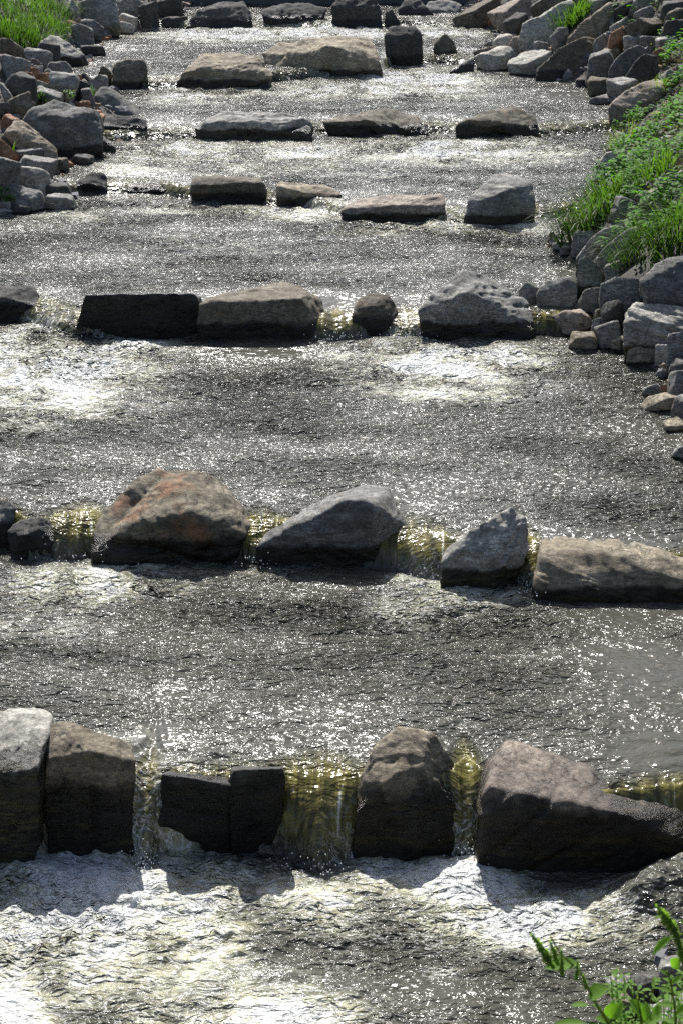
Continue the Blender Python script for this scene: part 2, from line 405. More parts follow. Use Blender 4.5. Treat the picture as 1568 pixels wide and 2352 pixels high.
def stone(x0, y0, x1, y1, mat, label, tilt=0, lv=None, wet_h=0.06, rough=1.0, group=None, name=None):
    """broken block fitted to a picture box; tilt>0 leans like '/', <0 like a backslash"""
    seedc[0] += 1
    r = np.random.default_rng(seedc[0] * 13)
    bw, bh = x1 - x0, y1 - y0
    b = [ground_hit(x0 * .8 + x1 * .2, y1 - .08 * bh), ground_hit((x0 + x1) / 2, y1 - .08 * bh), ground_hit(x0 * .2 + x1 * .8, y1 - .08 * bh)]
    Zc = b[1][1] / cp; W = bw / FPX * Zc; Hh = bh / FPX * Zc
    Y0 = max(min(q[1] for q in b), b[1][1] - 0.7 * W)
    Zc = Y0 / cp; W = bw / FPX * Zc; Hh = bh / FPX * Zc
    dep = math.atan2(CAM_H - b[1][2], Y0)
    # irregular block: jittered box corners with some pulled in, plus a few extra points
    P = np.array([[i, j, k] for i in (-1, 1) for j in (-1, 1) for k in (-1, 1)], float)
    P += r.uniform(-0.42, 0.30, P.shape) * np.sign(P) * np.array([1, 1, 1])
    P = np.concatenate([P, r.normal(size=(5, 3)) * 0.75])
    asp = np.array([1.0, r.uniform(.6, 1.0), r.uniform(.45, .9)])
    if tilt: asp[2] *= 1 - 0.7 * abs(tilt)
    P = P * asp
    th = math.radians(38 * tilt * 1.6 + r.uniform(-10, 10)); rx = math.radians(r.uniform(-30, 12)); rz = math.radians(r.uniform(-50, 50))
    R = Matrix.Rotation(-th, 3, 'Y') @ Matrix.Rotation(rx, 3, 'X') @ Matrix.Rotation(rz, 3, 'Z')
    P = P @ np.array(R).T
    D = min(max(W * 0.8, Hh * 0.8), 1.6 * W)
    P[:, 0] *= W / np.ptp(P[:, 0]); P[:, 1] *= D / np.ptp(P[:, 1]); 
    # vertical size so that the seen height fits the box
    lo_, hi_ = 0.05, 6.0
    for _ in range(20):
        m_ = (lo_ + hi_) / 2; v = P[:, 2] * m_ * math.cos(dep) + P[:, 1] * math.sin(dep)
        if np.ptp(v) > Hh * 1.08: hi_ = m_
        else: lo_ = m_
    P[:, 2] *= max(lo_, 0.25 * W / np.ptp(P[:, 2]))
    v = P[:, 2] * math.cos(dep) + P[:, 1] * math.sin(dep)
    cen = on_y((x0 + x1) / 2, (y0 + y1) / 2, Y0 + D * 0.35)
    P[:, 0] += cen[0] - (P[:, 0].min() + P[:, 0].max()) / 2; P[:, 1] += Y0 + D * .35
    P[:, 2] += cen[2] - (v.max() + v.min()) / 2 / math.cos(dep)
    low = P[P[:, 2] < P[:, 2].min() + 0.35 * np.ptp(P[:, 2])].copy(); low[:, 2] -= 0.18
    P = np.concatenate([P, low])
    wl = float(water_level(np.array([cen[0]]), np.array([Y0]))[0][0])
    level = wl if on_y((x0 + x1) / 2, y1, Y0)[2] - wl < 0.2 else None
    return add_stone(label, mat, [P], level, max(bw, bh), seedc[0], rough, name or ('boulder' if bw > 70 else 'rock'), group, wet_h, 6, 90, 0.10)
# ============================================================ boulders standing in the stream
B = boulder
G1 = 'boulders of the nearest weir'; G2 = 'boulders of the second weir'; G3 = 'boulders of the third weir'
G4 = 'boulders of the fourth weir'; G5 = 'boulders of the fifth weir'; G6 = 'boulders of the sixth weir'; G7 = 'boulders of the farthest weir'
B('pale flat-topped boulder with pitted top, leftmost of the nearest weir', 'pale', 0,
  [(-120, 1640, .95), (30, 1622, 1.0), (118, 1628, .9), (124, 1640, .8), (112, 1700, .3), (92, 1750, .05), (-10, 1770, .05), (-120, 1765, .05), (88, 1850, 0.03), (62, 1925, 0), (-20, 1990, 0), (-120, 1990, 0)], wet_h=1.5, group=G1, chips=2)
B('tall upright boulder with tan upper band and black wet, shaded front in the nearest weir', 'tan', 0,
  [(114, 1672, .45), (130, 1662, .5), (215, 1680, .5), (300, 1706, .45), (104, 1745, 0.02), (205, 1725, .03), (313, 1752, .1), (315, 1860, 0.02), (290, 1965, 0), (112, 1965, 0), (104, 1840, 0)], wet_h=1.15, group=G1, chips=2)
B('low black block with water sheeting over its top, just beside the upright tan-topped boulder', 'dark', 0,
  [(369, 1778, 0), (400, 1789, 0), (532, 1800, 0), (366, 1850, 0), (372, 1930, 0), (400, 1960, 0), (530, 1955, 0), (378, 1774, .45), (532, 1786, .45)], wet_h=1.2, group=G1, chips=2, rough=.8, sharp=90)
B('taller squared black block beside the olive water chute of the nearest weir', 'dark', 0,
  [(531, 1766, 0), (600, 1768, 0), (652, 1769, 0.02), (657, 1800, 0.02), (650, 1870, 0), (618, 1952, 0), (533, 1955, 0), (536, 1760, .3), (650, 1760, .3)], wet_h=1.2, group=G1, chips=2, rough=.8, sharp=90)
B('knobbly grey-green boulder with tan lit left shoulder between two chutes', 'tan', 0,
  [(848, 1745, .3), (866, 1702, .45), (930, 1664, .6), (990, 1678, .6), (1022, 1735, .55), (1060, 1788, .5), (1052, 1840, .3), (822, 1785, .2), (880, 1790, 0.08), (950, 1760, 0.22), (816, 1880, 0), (806, 1972, 0), (960, 1974, 0), (1040, 1965, .1), (1062, 1880, .2)], wet_h=1.0, chips=2, rough=1.0, group=G1)
B('widest boulder of the nearest weir with pinkish sloping top and black front', 'pink', 0,
  [(1128, 1735, .32), (1165, 1703, .4), (1240, 1735, .38), (1330, 1757, .36), (1400, 1782, .34), (1470, 1826, .28), (1530, 1853, .2), (1600, 1858, .2),
   (1115, 1800, .06), (1200, 1850, .02), (1310, 1845, .02), (1480, 1868, .03), (1088, 1850, 0.02), (1084, 1905, 0), (1100, 1960, 0), (1240, 2008, 0), (1390, 2010, 0), (1500, 1965, .02), (1600, 1915, .05)], wet_h=1.15, group=G1, chips=1, rough=.6)
# second weir
B('dark rock cut off by the edge of the view at the second weir', 'grey', 1,
  [(-60, 1160, .5), (0, 1144, .5), (28, 1150, .45), (48, 1185, .3), (30, 1235, 0), (-60, 1260, 0), (0, 1200, .05)], wet_h=0.47, group=G2)
B('small black glistening rock before the big rust-mottled boulder', 'dark', 1,
  [(14, 1220, .3), (40, 1195, .5), (110, 1184, .5), (134, 1215, .4), (130, 1265, .05), (75, 1290, 0), (20, 1288, 0), (60, 1225, .1)], wet_h=0.50, rough=1.5, group=G2)
B('biggest rounded boulder of the second weir, mottled rust and grey with algae foot', 'multi', 1,
  [(214, 1215, .15), (235, 1165, .3), (300, 1130, .36), (328, 1095, .45), (372, 1074, .5), (460, 1082, .5), (510, 1104, .45), (548, 1160, .35), (590, 1188, .2), (596, 1212, .18), (560, 1235, .05),
   (320, 1190, .05), (440, 1180, .0), (214, 1262, 0), (250, 1285, 0), (380, 1298, 0), (490, 1290, 0)], wet_h=0.47, rough=1.3, group=G2, chips=3)
B('grey wedge boulder with flat chalky peak and split blue-black front at the second weir', 'blue', 1,
  [(584, 1258, 0.0), (600, 1232, .1), (770, 1136, .28), (795, 1122, .45), (842, 1113, .5), (892, 1122, .45), (905, 1150, .3), (912, 1190, .22), (934, 1218, .2), (928, 1262, .15), (785, 1150, .05), (862, 1152, .03), (870, 1240, 0), (855, 1302, 0), (770, 1300, 0), (596, 1286, 0)], wet_h=0.39, rough=.8, group=G2, chips=1, sharp=90)
B('jagged pale grey-green rock with leaning twin slabs at the second weir', 'pale', 1,
  [(1095, 1240, .2), (1132, 1182, .4), (1172, 1158, .48), (1203, 1180, .48), (1216, 1225, .35), (1208, 1290, .12), (1150, 1335, 0.02), (1086, 1354, 0), (1110, 1270, 0.04), (1160, 1210, .12)],
  extra=[[(1006, 1292, .08), (1022, 1258, .25), (1062, 1236, .35), (1130, 1190, .35), (1150, 1240, .1), (1100, 1310, 0.03), (1014, 1342, 0), (1003, 1315, 0), (1060, 1265, .08)]], wet_h=0.39, rough=1.6, group=G2)
B('long tan slab boulder with cracked flat top at the second weir', 'tan', 1,
  [(1238, 1250, .25), (1300, 1226, .42), (1400, 1220, .5), (1568, 1226, .5), (1720, 1240, .5), (1240, 1272, .12), (1330, 1262, .22), (1440, 1282, .12), (1568, 1300, .10), (1720, 1310, .1), (1262, 1308, .05), (1218, 1355, 0), (1340, 1384, 0), (1450, 1380, 0), (1568, 1374, 0), (1720, 1368, 0)], wet_h=0.26, rough=.9, group=G2, chips=3)
# third weir
B('dark stubby boulder at the edge of the view in the third weir', 'dark', 2,
  [(-40, 662, .4), (30, 655, .45), (78, 655, .4), (92, 672, .3), (88, 712, 0.02), (-40, 740, 0), (0, 680, .05)], wet_h=0.47, group=G3)
B('long black slab with a thin line of water spilling over its edge', 'dark', 2,
  [(188, 688, 0), (460, 680, 0), (176, 735, 0), (170, 772, 0), (250, 776, 0), (440, 774, 0), (470, 730, 0), (200, 682, .2), (460, 675, .2)], wet_h=1., group=G3, chips=2, rough=.7, sharp=90)
B('black glistening lump under a trickle between two long blocks', 'dark', 2,
  [(372, 770, 0), (390, 735, .25), (440, 708, .4), (462, 720, .3), (455, 776, 0)], wet_h=1., rough=1.6, group=G3, name='rock')
B('large rectangular grey-brown block in the middle of the third weir', 'brown', 2,
  [(452, 690, .06), (480, 675, .2), (560, 664, .42), (690, 655, .42), (735, 682, .25), (746, 740, .12), (738, 778, .02), (470, 690, .0), (600, 692, 0.0), (700, 682, .04), (452, 720, 0), (458, 770, 0), (560, 776, 0), (700, 780, 0)], wet_h=0.39, rough=.8, group=G3, chips=2)
B('small rounded mossy stump of rock between two olive chutes', 'brown', 2,
  [(812, 705, .15), (825, 680, .4), (850, 671, .5), (890, 675, .5), (912, 700, .4), (918, 735, .2), (914, 772, 0.02), (812, 770, 0), (808, 735, 0), (860, 700, .1)], wet_h=0.47, group=G3)
B('big angular grey boulder with rusty sunlit slope on its back, third weir', 'blue', 2,
  [(956, 710, .0), (985, 680, .1), (1030, 640, .3), (1062, 620, .42), (1100, 628, .45), (1160, 655, .4), (1212, 690, .3), (1224, 712, .2), (1222, 765, .02), (1080, 672, .05), (1160, 700, .08), (965, 745, 0), (972, 778, 0), (1080, 780, 0)], wet_h=0.39, rough=1.2, group=G3, sharp=90, chips=3)
B('upright squarish grey block wedged at the end of the third weir', 'grey', 2,
  [(1232, 668, .1), (1250, 645, .3), (1310, 632, .35), (1326, 655, .2), (1322, 715, .05), (1300, 735, 0), (1228, 728, 0), (1240, 690, .02)], foot=750, wet_h=0.35, group=G3)
B('pair-sized pale cobble squeezed beside the angular rusty-backed boulder', 'grey', 2,
  [(1188, 668, .2), (1205, 645, .4), (1238, 660, .4), (1240, 690, .1), (1228, 715, 0), (1195, 690, 0)], foot=745, wet_h=0.35, group=G3, name='rock')
# fourth weir
B('pointed dark boulder standing alone near the left end of the fourth weir', 'dark', 3,
  [(163, 435, 0), (180, 412, .2), (215, 392, .4), (240, 395, .4), (250, 440, .02), (205, 447, 0), (205, 420, .0)], wet_h=0.35, group=G4)
B('low brown rock overrun by water in the fourth weir', 'brown', 3,
  [(285, 440, 0), (295, 422, .15), (350, 416, .25), (405, 422, .15), (410, 437, 0), (350, 446, 0)], wet_h=0.50, rough=1.4, group=G4, name='rock')
B('flat brick-shaped grey block of the fourth weir', 'brown', 3,
  [(437, 418, .05), (450, 407, .2), (500, 402, .28), (600, 408, .25), (612, 425, .1), (440, 425, 0), (525, 418, 0.0), (600, 418, .0), (438, 452, 0), (470, 461, 0), (608, 468, 0)], wet_h=0.35, group=G4, rough=.8)
B('tan orange-edged block next to the brick-shaped one', 'tan', 3,
  [(632, 425, .05), (642, 416, .25), (700, 422, .28), (760, 430, .25), (788, 447, .1), (770, 460, .02), (740, 478, 0), (634, 476, 0), (690, 440, 0)], wet_h=0.35, group=G4)
B('long low reddish-brown loaf boulder of the fourth weir', 'pink', 3,
  [(781, 482, .03), (800, 465, .12), (870, 455, .22), (950, 448, .25), (1018, 445, .2), (1022, 470, .05), (1018, 508, 0), (900, 512, 0), (790, 500, 0), (900, 470, 0.0)], wet_h=0.27, group=G4, chips=2)
B('big tilted grey slab at the right end of the fourth weir', 'grey', 3,
  [(1060, 510, 0), (1075, 460, .12), (1100, 430, .3), (1135, 398, .6), (1165, 398, .6), (1222, 415, .4), (1226, 450, .25), (1228, 492, .12), (1095, 462, .05), (1170, 430, .12), (1150, 520, 0), (1070, 518, 0)], wet_h=0.31, rough=.7, group=G4, sharp=90, chips=1)
# fifth weir
B('long jagged pale grey boulder with mossy notch in the fifth weir', 'grey', 4,
  [(440, 292, .03), (470, 275, .15), (520, 262, .25), (600, 258, .28), (640, 265, .25), (705, 272, .15), (718, 285, .1), (714, 312, 0), (640, 318, 0), (540, 324, 0), (450, 312, 0), (560, 280, 0.02)], wet_h=0.39, rough=1.4, group=G5)
B('brown-topped wedge boulder in the middle of the fifth weir', 'brown', 4,
  [(740, 284, .02), (790, 268, .15), (880, 247, .3), (920, 258, .28), (970, 275, .2), (985, 300, .02), (860, 275, .02), (830, 314, 0), (770, 305, 0), (930, 314, 0)], wet_h=0.39, group=G5)
B('dark brown humped boulder beside a small chute of the fifth weir', 'brown', 4,
  [(1045, 285, .03), (1090, 262, .15), (1150, 248, .3), (1190, 245, .3), (1225, 268, .2), (1240, 300, .05), (1225, 316, 0), (1130, 318, 0), (1050, 305, 0), (1130, 278, 0)], wet_h=0.47, group=G5)
B('flat grey slab awash beyond the humped boulder in the fifth weir', 'pale', 4,
  [(1242, 300, 0), (1290, 282, .3), (1345, 276, .35), (1348, 290, .2), (1300, 306, 0)], wet_h=0.20, group=G5, name='rock')
# sixth weir
B('leaning brown flat-faced boulder at the left end of the sixth weir', 'brown', 5,
  [(256, 175, .05), (262, 145, .25), (290, 134, .35), (330, 134, .35), (343, 155, .25), (325, 185, .05), (300, 207, 0), (258, 200, 0)], wet_h=0.31, group=G6, chips=2)
B('long pale flat-topped boulder in the sixth weir', 'tan', 5,
  [(400, 190, .0), (430, 150, .12), (470, 120, .4), (540, 122, .4), (600, 135, .3), (632, 165, .12), (625, 185, .02), (425, 158, .05), (520, 158, .04), (600, 155, .05), (500, 204, 0), (410, 200, 0)], wet_h=0.35, rough=1.2, group=G6)
B('longest tan and rust boulder of the sixth weir with humped back', 'tan', 5,
  [(594, 118, .18), (630, 98, .25), (700, 92, .28), (780, 90, .28), (825, 79, .3), (855, 85, .28), (862, 110, .12), (873, 158, 0), (780, 172, 0), (680, 178, 0), (630, 165, .05), (700, 118, .04), (800, 110, .05)], wet_h=0.35, rough=1.2, group=G6)
B('tall square dark block sticking up from the sixth weir', 'dark', 5,
  [(880, 78, .1), (895, 62, .3), (950, 56, .35), (968, 75, .2), (972, 110, .05), (970, 148, 0), (900, 152, 0), (884, 110, 0), (920, 82, .05)], wet_h=0.50, group=G6, chips=2)
B('small pointed brown rock past the square block of the sixth weir', 'brown', 5,
  [(992, 110, .05), (1000, 90, .25), (1022, 74, .35), (1042, 95, .25), (1055, 138, 0), (1000, 143, 0)], wet_h=0.47, group=G6, name='rock')
B('little grey rock poking out below the pointed brown one', 'grey', 5,
  [(1030, 165, 0), (1060, 145, .2), (1085, 130, .3), (1090, 165, 0), (1060, 168, 0)], wet_h=0.35, group=G6, name='rock')
# farthest weir
B('dark humped boulder at the left end of the farthest weir', 'dark', 6,
  [(425, 62, 0), (450, 25, .15), (500, 5, .3), (560, 2, .3), (578, 25, .15), (578, 66, 0), (500, 68, 0)], wet_h=0.50, group=G7)
B('saddle-backed black boulder shining on top in the farthest weir', 'dark', 6,
  [(600, 25, .1), (625, 12, .25), (700, 4, .3), (752, 18, .2), (745, 45, .05), (715, 66, 0), (615, 64, 0), (605, 45, 0)], wet_h=0.60, group=G7)
B('broad square dark block in the middle of the farthest weir', 'dark', 6,
  [(760, 15, .1), (775, -8, .25), (860, -8, .25), (876, 15, .1), (880, 66, 0), (760, 67, 0)], wet_h=0.47, group=G7, chips=1)
B('small dark boulder with a wet slanting slab behind it, farthest weir', 'dark', 6,
  [(912, 20, .1), (930, -2, .3), (965, 0, .3), (995, 30, .1), (1002, 56, 0), (925, 56, 0)], wet_h=0.52, group=G7)
B('flat wet slab lying upstream at the farthest weir', 'grey', 6,
  [(970, 22, 0), (980, 2, .2), (1030, 0, .3), (1060, 12, .2), (1050, 28, 0)], foot=50, wet_h=0.47, group=G7)
B('dark olive-streaked rock in the gap of the farthest weir', 'dark', 6,
  [(882, 60, 0), (884, 25, .2), (900, 20, .3), (918, 50, .1), (912, 66, 0)], wet_h=0.50, group=G7, name='rock')

S = stone
GL = 'stones of the left bank'; GR = 'stones of the right bank'
def SL(*a, **k): k.setdefault('group', GL); return stone(*a, **k)
def SR(*a, **k): k.setdefault('group', GR); return stone(*a, **k)
# ============================================================ left bank
B('large triangular dark slab sloping into the water on the left bank', 'grey', 4,
  [(210, 262, .05), (215, 215, .1), (232, 198, .2), (250, 200, .25), (300, 235, .25), (345, 270, .2), (362, 285, .15), (335, 283, 0.0), (240, 283, 0)], wet_h=0.20, group=GL, sharp=90, chips=1, rough=.7, foot=290)
B('biggest grey boulder of the left bank with bright rough crown', 'blue', None,
  [(48, 275, .1), (75, 248, .2), (115, 235, .3), (170, 240, .3), (225, 258, .3), (238, 285, .2), (236, 320, .1), (150, 345, .0), (125, 345, 0), (90, 310, 0), (110, 262, .08), (160, 268, .06)], group=GL, sharp=80)
B('broad dark grey boulder at the waterline right of the biggest bank boulder', 'dark', 4,
  [(232, 290, .05), (245, 265, .3), (300, 265, .3), (338, 275, .2), (340, 300, .05), (325, 318, 0), (250, 320, 0)], group=GL, wet_h=0.44)
B('grey stone with light flat face at the waterline below the dark boulder', 'grey', 4,
  [(180, 325, .02), (190, 298, .2), (220, 296, .35), (245, 318, .3), (268, 340, .1), (235, 352, 0), (185, 345, 0)], group=GL, wet_h=0.39, rough=.9)
B('layered tan slab leaning down the left bank', 'tan', None,
  [(5, 312, .05), (30, 278, .25), (50, 275, .3), (95, 310, .25), (134, 345, .15), (128, 360, .05), (105, 355, 0), (60, 325, 0), (30, 300, .02)], group=GL, sharp=90, chips=1)
B('bright grey slab below the left bank grass', 'pale', None,
  [(86, 98, .1), (115, 79, .3), (135, 82, .35), (165, 105, .35), (200, 132, .25), (190, 142, .1), (150, 128, 0), (90, 112, 0)], group=GL, sharp=90)
left = [
 (185, 2, 275, 62, 'grey', 'domed grey boulder at the top of the left bank', 0),
 (160, 0, 183, 50, 'pale', 'narrow pale slab leaning at the top beside the grass', -.4),
 (273, -4, 324, 34, 'grey', 'blocky grey stone next to the domed one under the top edge', 0),
 (320, 8, 364, 66, 'dark', 'dark stone at the upstream corner of the left bank', .2),
 (362, -5, 420, 45, 'dark', 'dark block beside the black hump of the farthest weir', 0),
 (365, 40, 430, 68, 'dark', 'low black stone at the foot of the dark block', 0),
 (275, 32, 315, 60, 'pale', 'pale stone with a green sprig above the quiet cove', 0),
 (185, 27, 211, 46, 'rust', 'small rust stone below the domed grey boulder', 0),
 (148, 46, 176, 56, 'rust', 'flat rusty chip beside the grass at the top', 0),
 (185, 45, 240, 82, 'grey', 'grey and tan stone above the quiet cove', -.2),
 (224, 47, 278, 77, 'tan', 'tan slab dipping into the quiet cove', -.35),
 (276, 52, 310, 79, 'pale', 'wet pale stone at the head of the quiet cove', -.2),
 (164, 58, 213, 96, 'grey', 'speckled grey stone right of the lower grass edge', -.2),
 (86, 102, 139, 148, 'dark', 'dark face stone under the bright grey slab', -.2),
 (150, 122, 203, 152, 'grey', 'flat grey stone tapering to the cove', -.3),
 (188, 106, 242, 130, 'dark', 'flat dark wet stone lying in the cove', 0),
 (0, 90, 36, 131, 'brown', 'brown-grey stone below the grass at the left margin', 0),
 (22, 94, 60, 132, 'tan', 'smooth tan slab leaning below the grass', -.4),
 (0, 128, 74, 165, 'grey', 'wide grey stone under the smooth tan slab', 0),
 (56, 114, 118, 150, 'grey', 'flat grey stone under the drooping grass tips', -.2),
 (70, 136, 96, 154, 'pink', 'pinkish chip on the rubble slope', -.3),
 (50, 153, 90, 175, 'rust', 'rusty brick-like stone in the rubble', -.2),
 (74, 152, 100, 166, 'pale', 'pale flat pebble on the rusty stones', 0),
 (91, 168, 118, 187, 'rust', 'round rust stone in the middle of the rubble', 0),
 (57, 166, 79, 191, 'rust', 'broken reddish stone in the rubble', 0),
 (102, 158, 121, 175, 'pale', 'cream pebble above the grey rubble stone', 0),
 (6, 168, 86, 217, 'dark', 'wide dark grey stone with a lit ridge in the rubble', -.15),
 (110, 145, 163, 178, 'grey', 'ridged grey stone up from the cove edge', -.25),
 (108, 168, 180, 217, 'grey', 'light grey boulder in the middle of the left slope', 0),
 (165, 184, 206, 219, 'dark', 'rounded dark stone behind the triangular slab', 0),
 (162, 172, 188, 186, 'rust', 'flat salmon pebble by the grey boulder', 0),
 (178, 167, 209, 188, 'dark', 'small dark stone near the wet shingle', 0),
 (228, 152, 257, 187, 'brown', 'brown cobble leaning on the flat-faced weir boulder', -.2),
 (208, 174, 247, 202, 'grey', 'grey cobble in front of the brown one', 0),
 (86, 184, 112, 203, 'pale', 'light chip left of the grey slope boulder', 0),
 (84, 198, 142, 237, 'grey', 'grey slab above the biggest bank boulder', -.35),
 (147, 205, 171, 237, 'tan', 'upright smooth tan pebble on the grey boulder', .35),
 (183, 204, 216, 233, 'grey', 'whitish stone behind the triangular slab', .2),
 (173, 233, 213, 252, 'rust', 'small orange-brown block above the waterline boulders', 0),
 (20, 214, 80, 270, 'brown', 'brown-bottomed boulder at the left margin', .15),
 (0, 192, 32, 242, 'grey', 'leaning grey slab at the left margin', -.4),
 (0, 238, 24, 275, 'dark', 'dark stone below the leaning slab at the margin', 0),
 (0, 264, 50, 300, 'rust', 'reddish-brown stone above the layered tan slab', -.3),
 (0, 306, 42, 342, 'brown', 'brown stone under the layered tan slab', -.1),
 (-10, 320, 27, 370, 'rust', 'orange stone cut off by the left margin', -.2),
 (24, 340, 98, 366, 'blue', 'bluish flat stone below the tan slab', 0),
 (139, 329, 170, 350, 'brown', 'round brown pebble at the foot of the biggest bank boulder', 0),
 (42, 358, 131, 401, 'grey', 'long grey stone on the waterline spit', -.15),
 (39, 386, 120, 433, 'pale', 'flat pale stone on the waterline spit', -.1),
 (-12, 364, 44, 450, 'blue', 'tall bluish boulder at the left margin of the spit', 0),
 (6, 425, 110, 480, 'grey', 'light grey pointed boulder at the end of the spit', 0),
 (104, 445, 175, 487, 'grey', 'low grey stone at the tip of the spit', 0),
 (160, 352, 218, 382, 'dark', 'wet dark stones awash by the spit', 0),
 (90, 418, 165, 446, 'dark', 'flat wet rock in the little chute by the spit', 0),
 (114, 364, 156, 388, 'brown', 'brown wet stone beside the long grey one', 0),
 (-8, 464, 26, 486, 'grey', 'grey chip at the waterline on the left margin', 0),
 (28, 472, 74, 494, 'dark', 'low dark chip in front of the pointed boulder', 0),
]
for x0, y0, x1, y1, m, lb, tl in left:
    SL(x0, y0, x1, y1, m, lb, tl)
# ============================================================ right bank
B('big lit grey boulder under the weeds at the right margin', 'blue', None,
  [(1468, 640, .05), (1500, 610, .25), (1540, 590, .4), (1640, 560, .5), (1640, 705, .02), (1580, 712, 0), (1520, 705, 0), (1475, 665, 0), (1545, 650, .08)], group=GR, rough=1.1)
B('broad greenish-grey flat-topped boulder with dark front on the right bank', 'pale', None,
  [(1430, 740, .05), (1440, 705, .25), (1470, 692, .4), (1530, 700, .4), (1590, 715, .35), (1600, 770, .05), (1560, 785, 0), (1500, 790, 0), (1436, 772, 0), (1455, 735, .05), (1530, 742, .04)], group=GR, sharp=90)
B('big brown-grey boulder dipping into the calm pool on the right', 'brown', 5,
  [(1228, 160, .05), (1265, 125, .15), (1310, 95, .25), (1350, 78, .35), (1372, 90, .35), (1368, 140, .15), (1350, 175, .05), (1290, 184, 0), (1235, 178, 0)], group=GR, foot=186, rough=1.1)
B('blue-grey leaning boulder above the calm pool', 'blue', None,
  [(1397, 160, .03), (1408, 140, .1), (1440, 112, .25), (1468, 98, .35), (1482, 110, .35), (1455, 150, .15), (1425, 184, 0), (1400, 180, 0)], group=GR, sharp=90)
B('dark triangular boulder leaning on the blue-grey one', 'dark', None,
  [(1424, 186, 0), (1450, 150, .1), (1484, 118, .2), (1510, 130, .25), (1513, 170, .15), (1490, 190, 0)], group=GR, sharp=90, chips=1)
B('pinkish tan slab sloping from the weeds to the pool edge', 'pink', None,
  [(1395, 243, 0), (1430, 210, .2), (1475, 188, .4), (1520, 184, .5), (1530, 215, .3), (1480, 238, .1), (1440, 247, 0)], group=GR, chips=2)
B('pale slab leaning to the upper right above the stream', 'pale', None,
  [(1190, 82, 0), (1200, 55, .1), (1250, 28, .3), (1315, -5, .5), (1325, 20, .4), (1285, 50, .2), (1270, 80, 0.02), (1230, 87, 0)], group=GR, sharp=80)
B('long brown-fronted slab with bright upper edge on the right slope', 'tan', None,
  [(1300, 90, 0), (1325, 60, .1), (1370, 25, .3), (1405, 3, .4), (1412, 35, .3), (1370, 68, .12), (1320, 90, 0)], group=GR, sharp=90)
B('smooth bluish boulder behind the hanging grass', 'blue', None,
  [(1374, 690, 0), (1378, 650, .15), (1410, 636, .3), (1470, 640, .3), (1478, 690, .1), (1440, 716, 0), (1390, 712, 0)], group=GR, rough=.6)
B('long sunlit slab pointing down to the water beneath the grass clump', 'grey', None,
  [(1322, 592, 0), (1345, 560, .1), (1385, 525, .25), (1430, 508, .4), (1446, 515, .4), (1410, 555, .2), (1370, 595, .02), (1340, 600, 0)], group=GR, sharp=90)
B('second sunlit slab behind the leafy sprigs', 'grey', None,
  [(1360, 600, 0), (1395, 560, .15), (1440, 525, .35), (1476, 520, .4), (1470, 555, .3), (1420, 595, .05), (1380, 606, 0)], group=GR, sharp=90)
B('upright streaked grey boulder at the water edge above the squarish block', 'blue', None,
  [(1322, 650, 0.05), (1325, 595, .15), (1345, 588, .25), (1375, 610, .25), (1384, 645, .15), (1370, 672, .02), (1340, 675, 0)], group=GR)
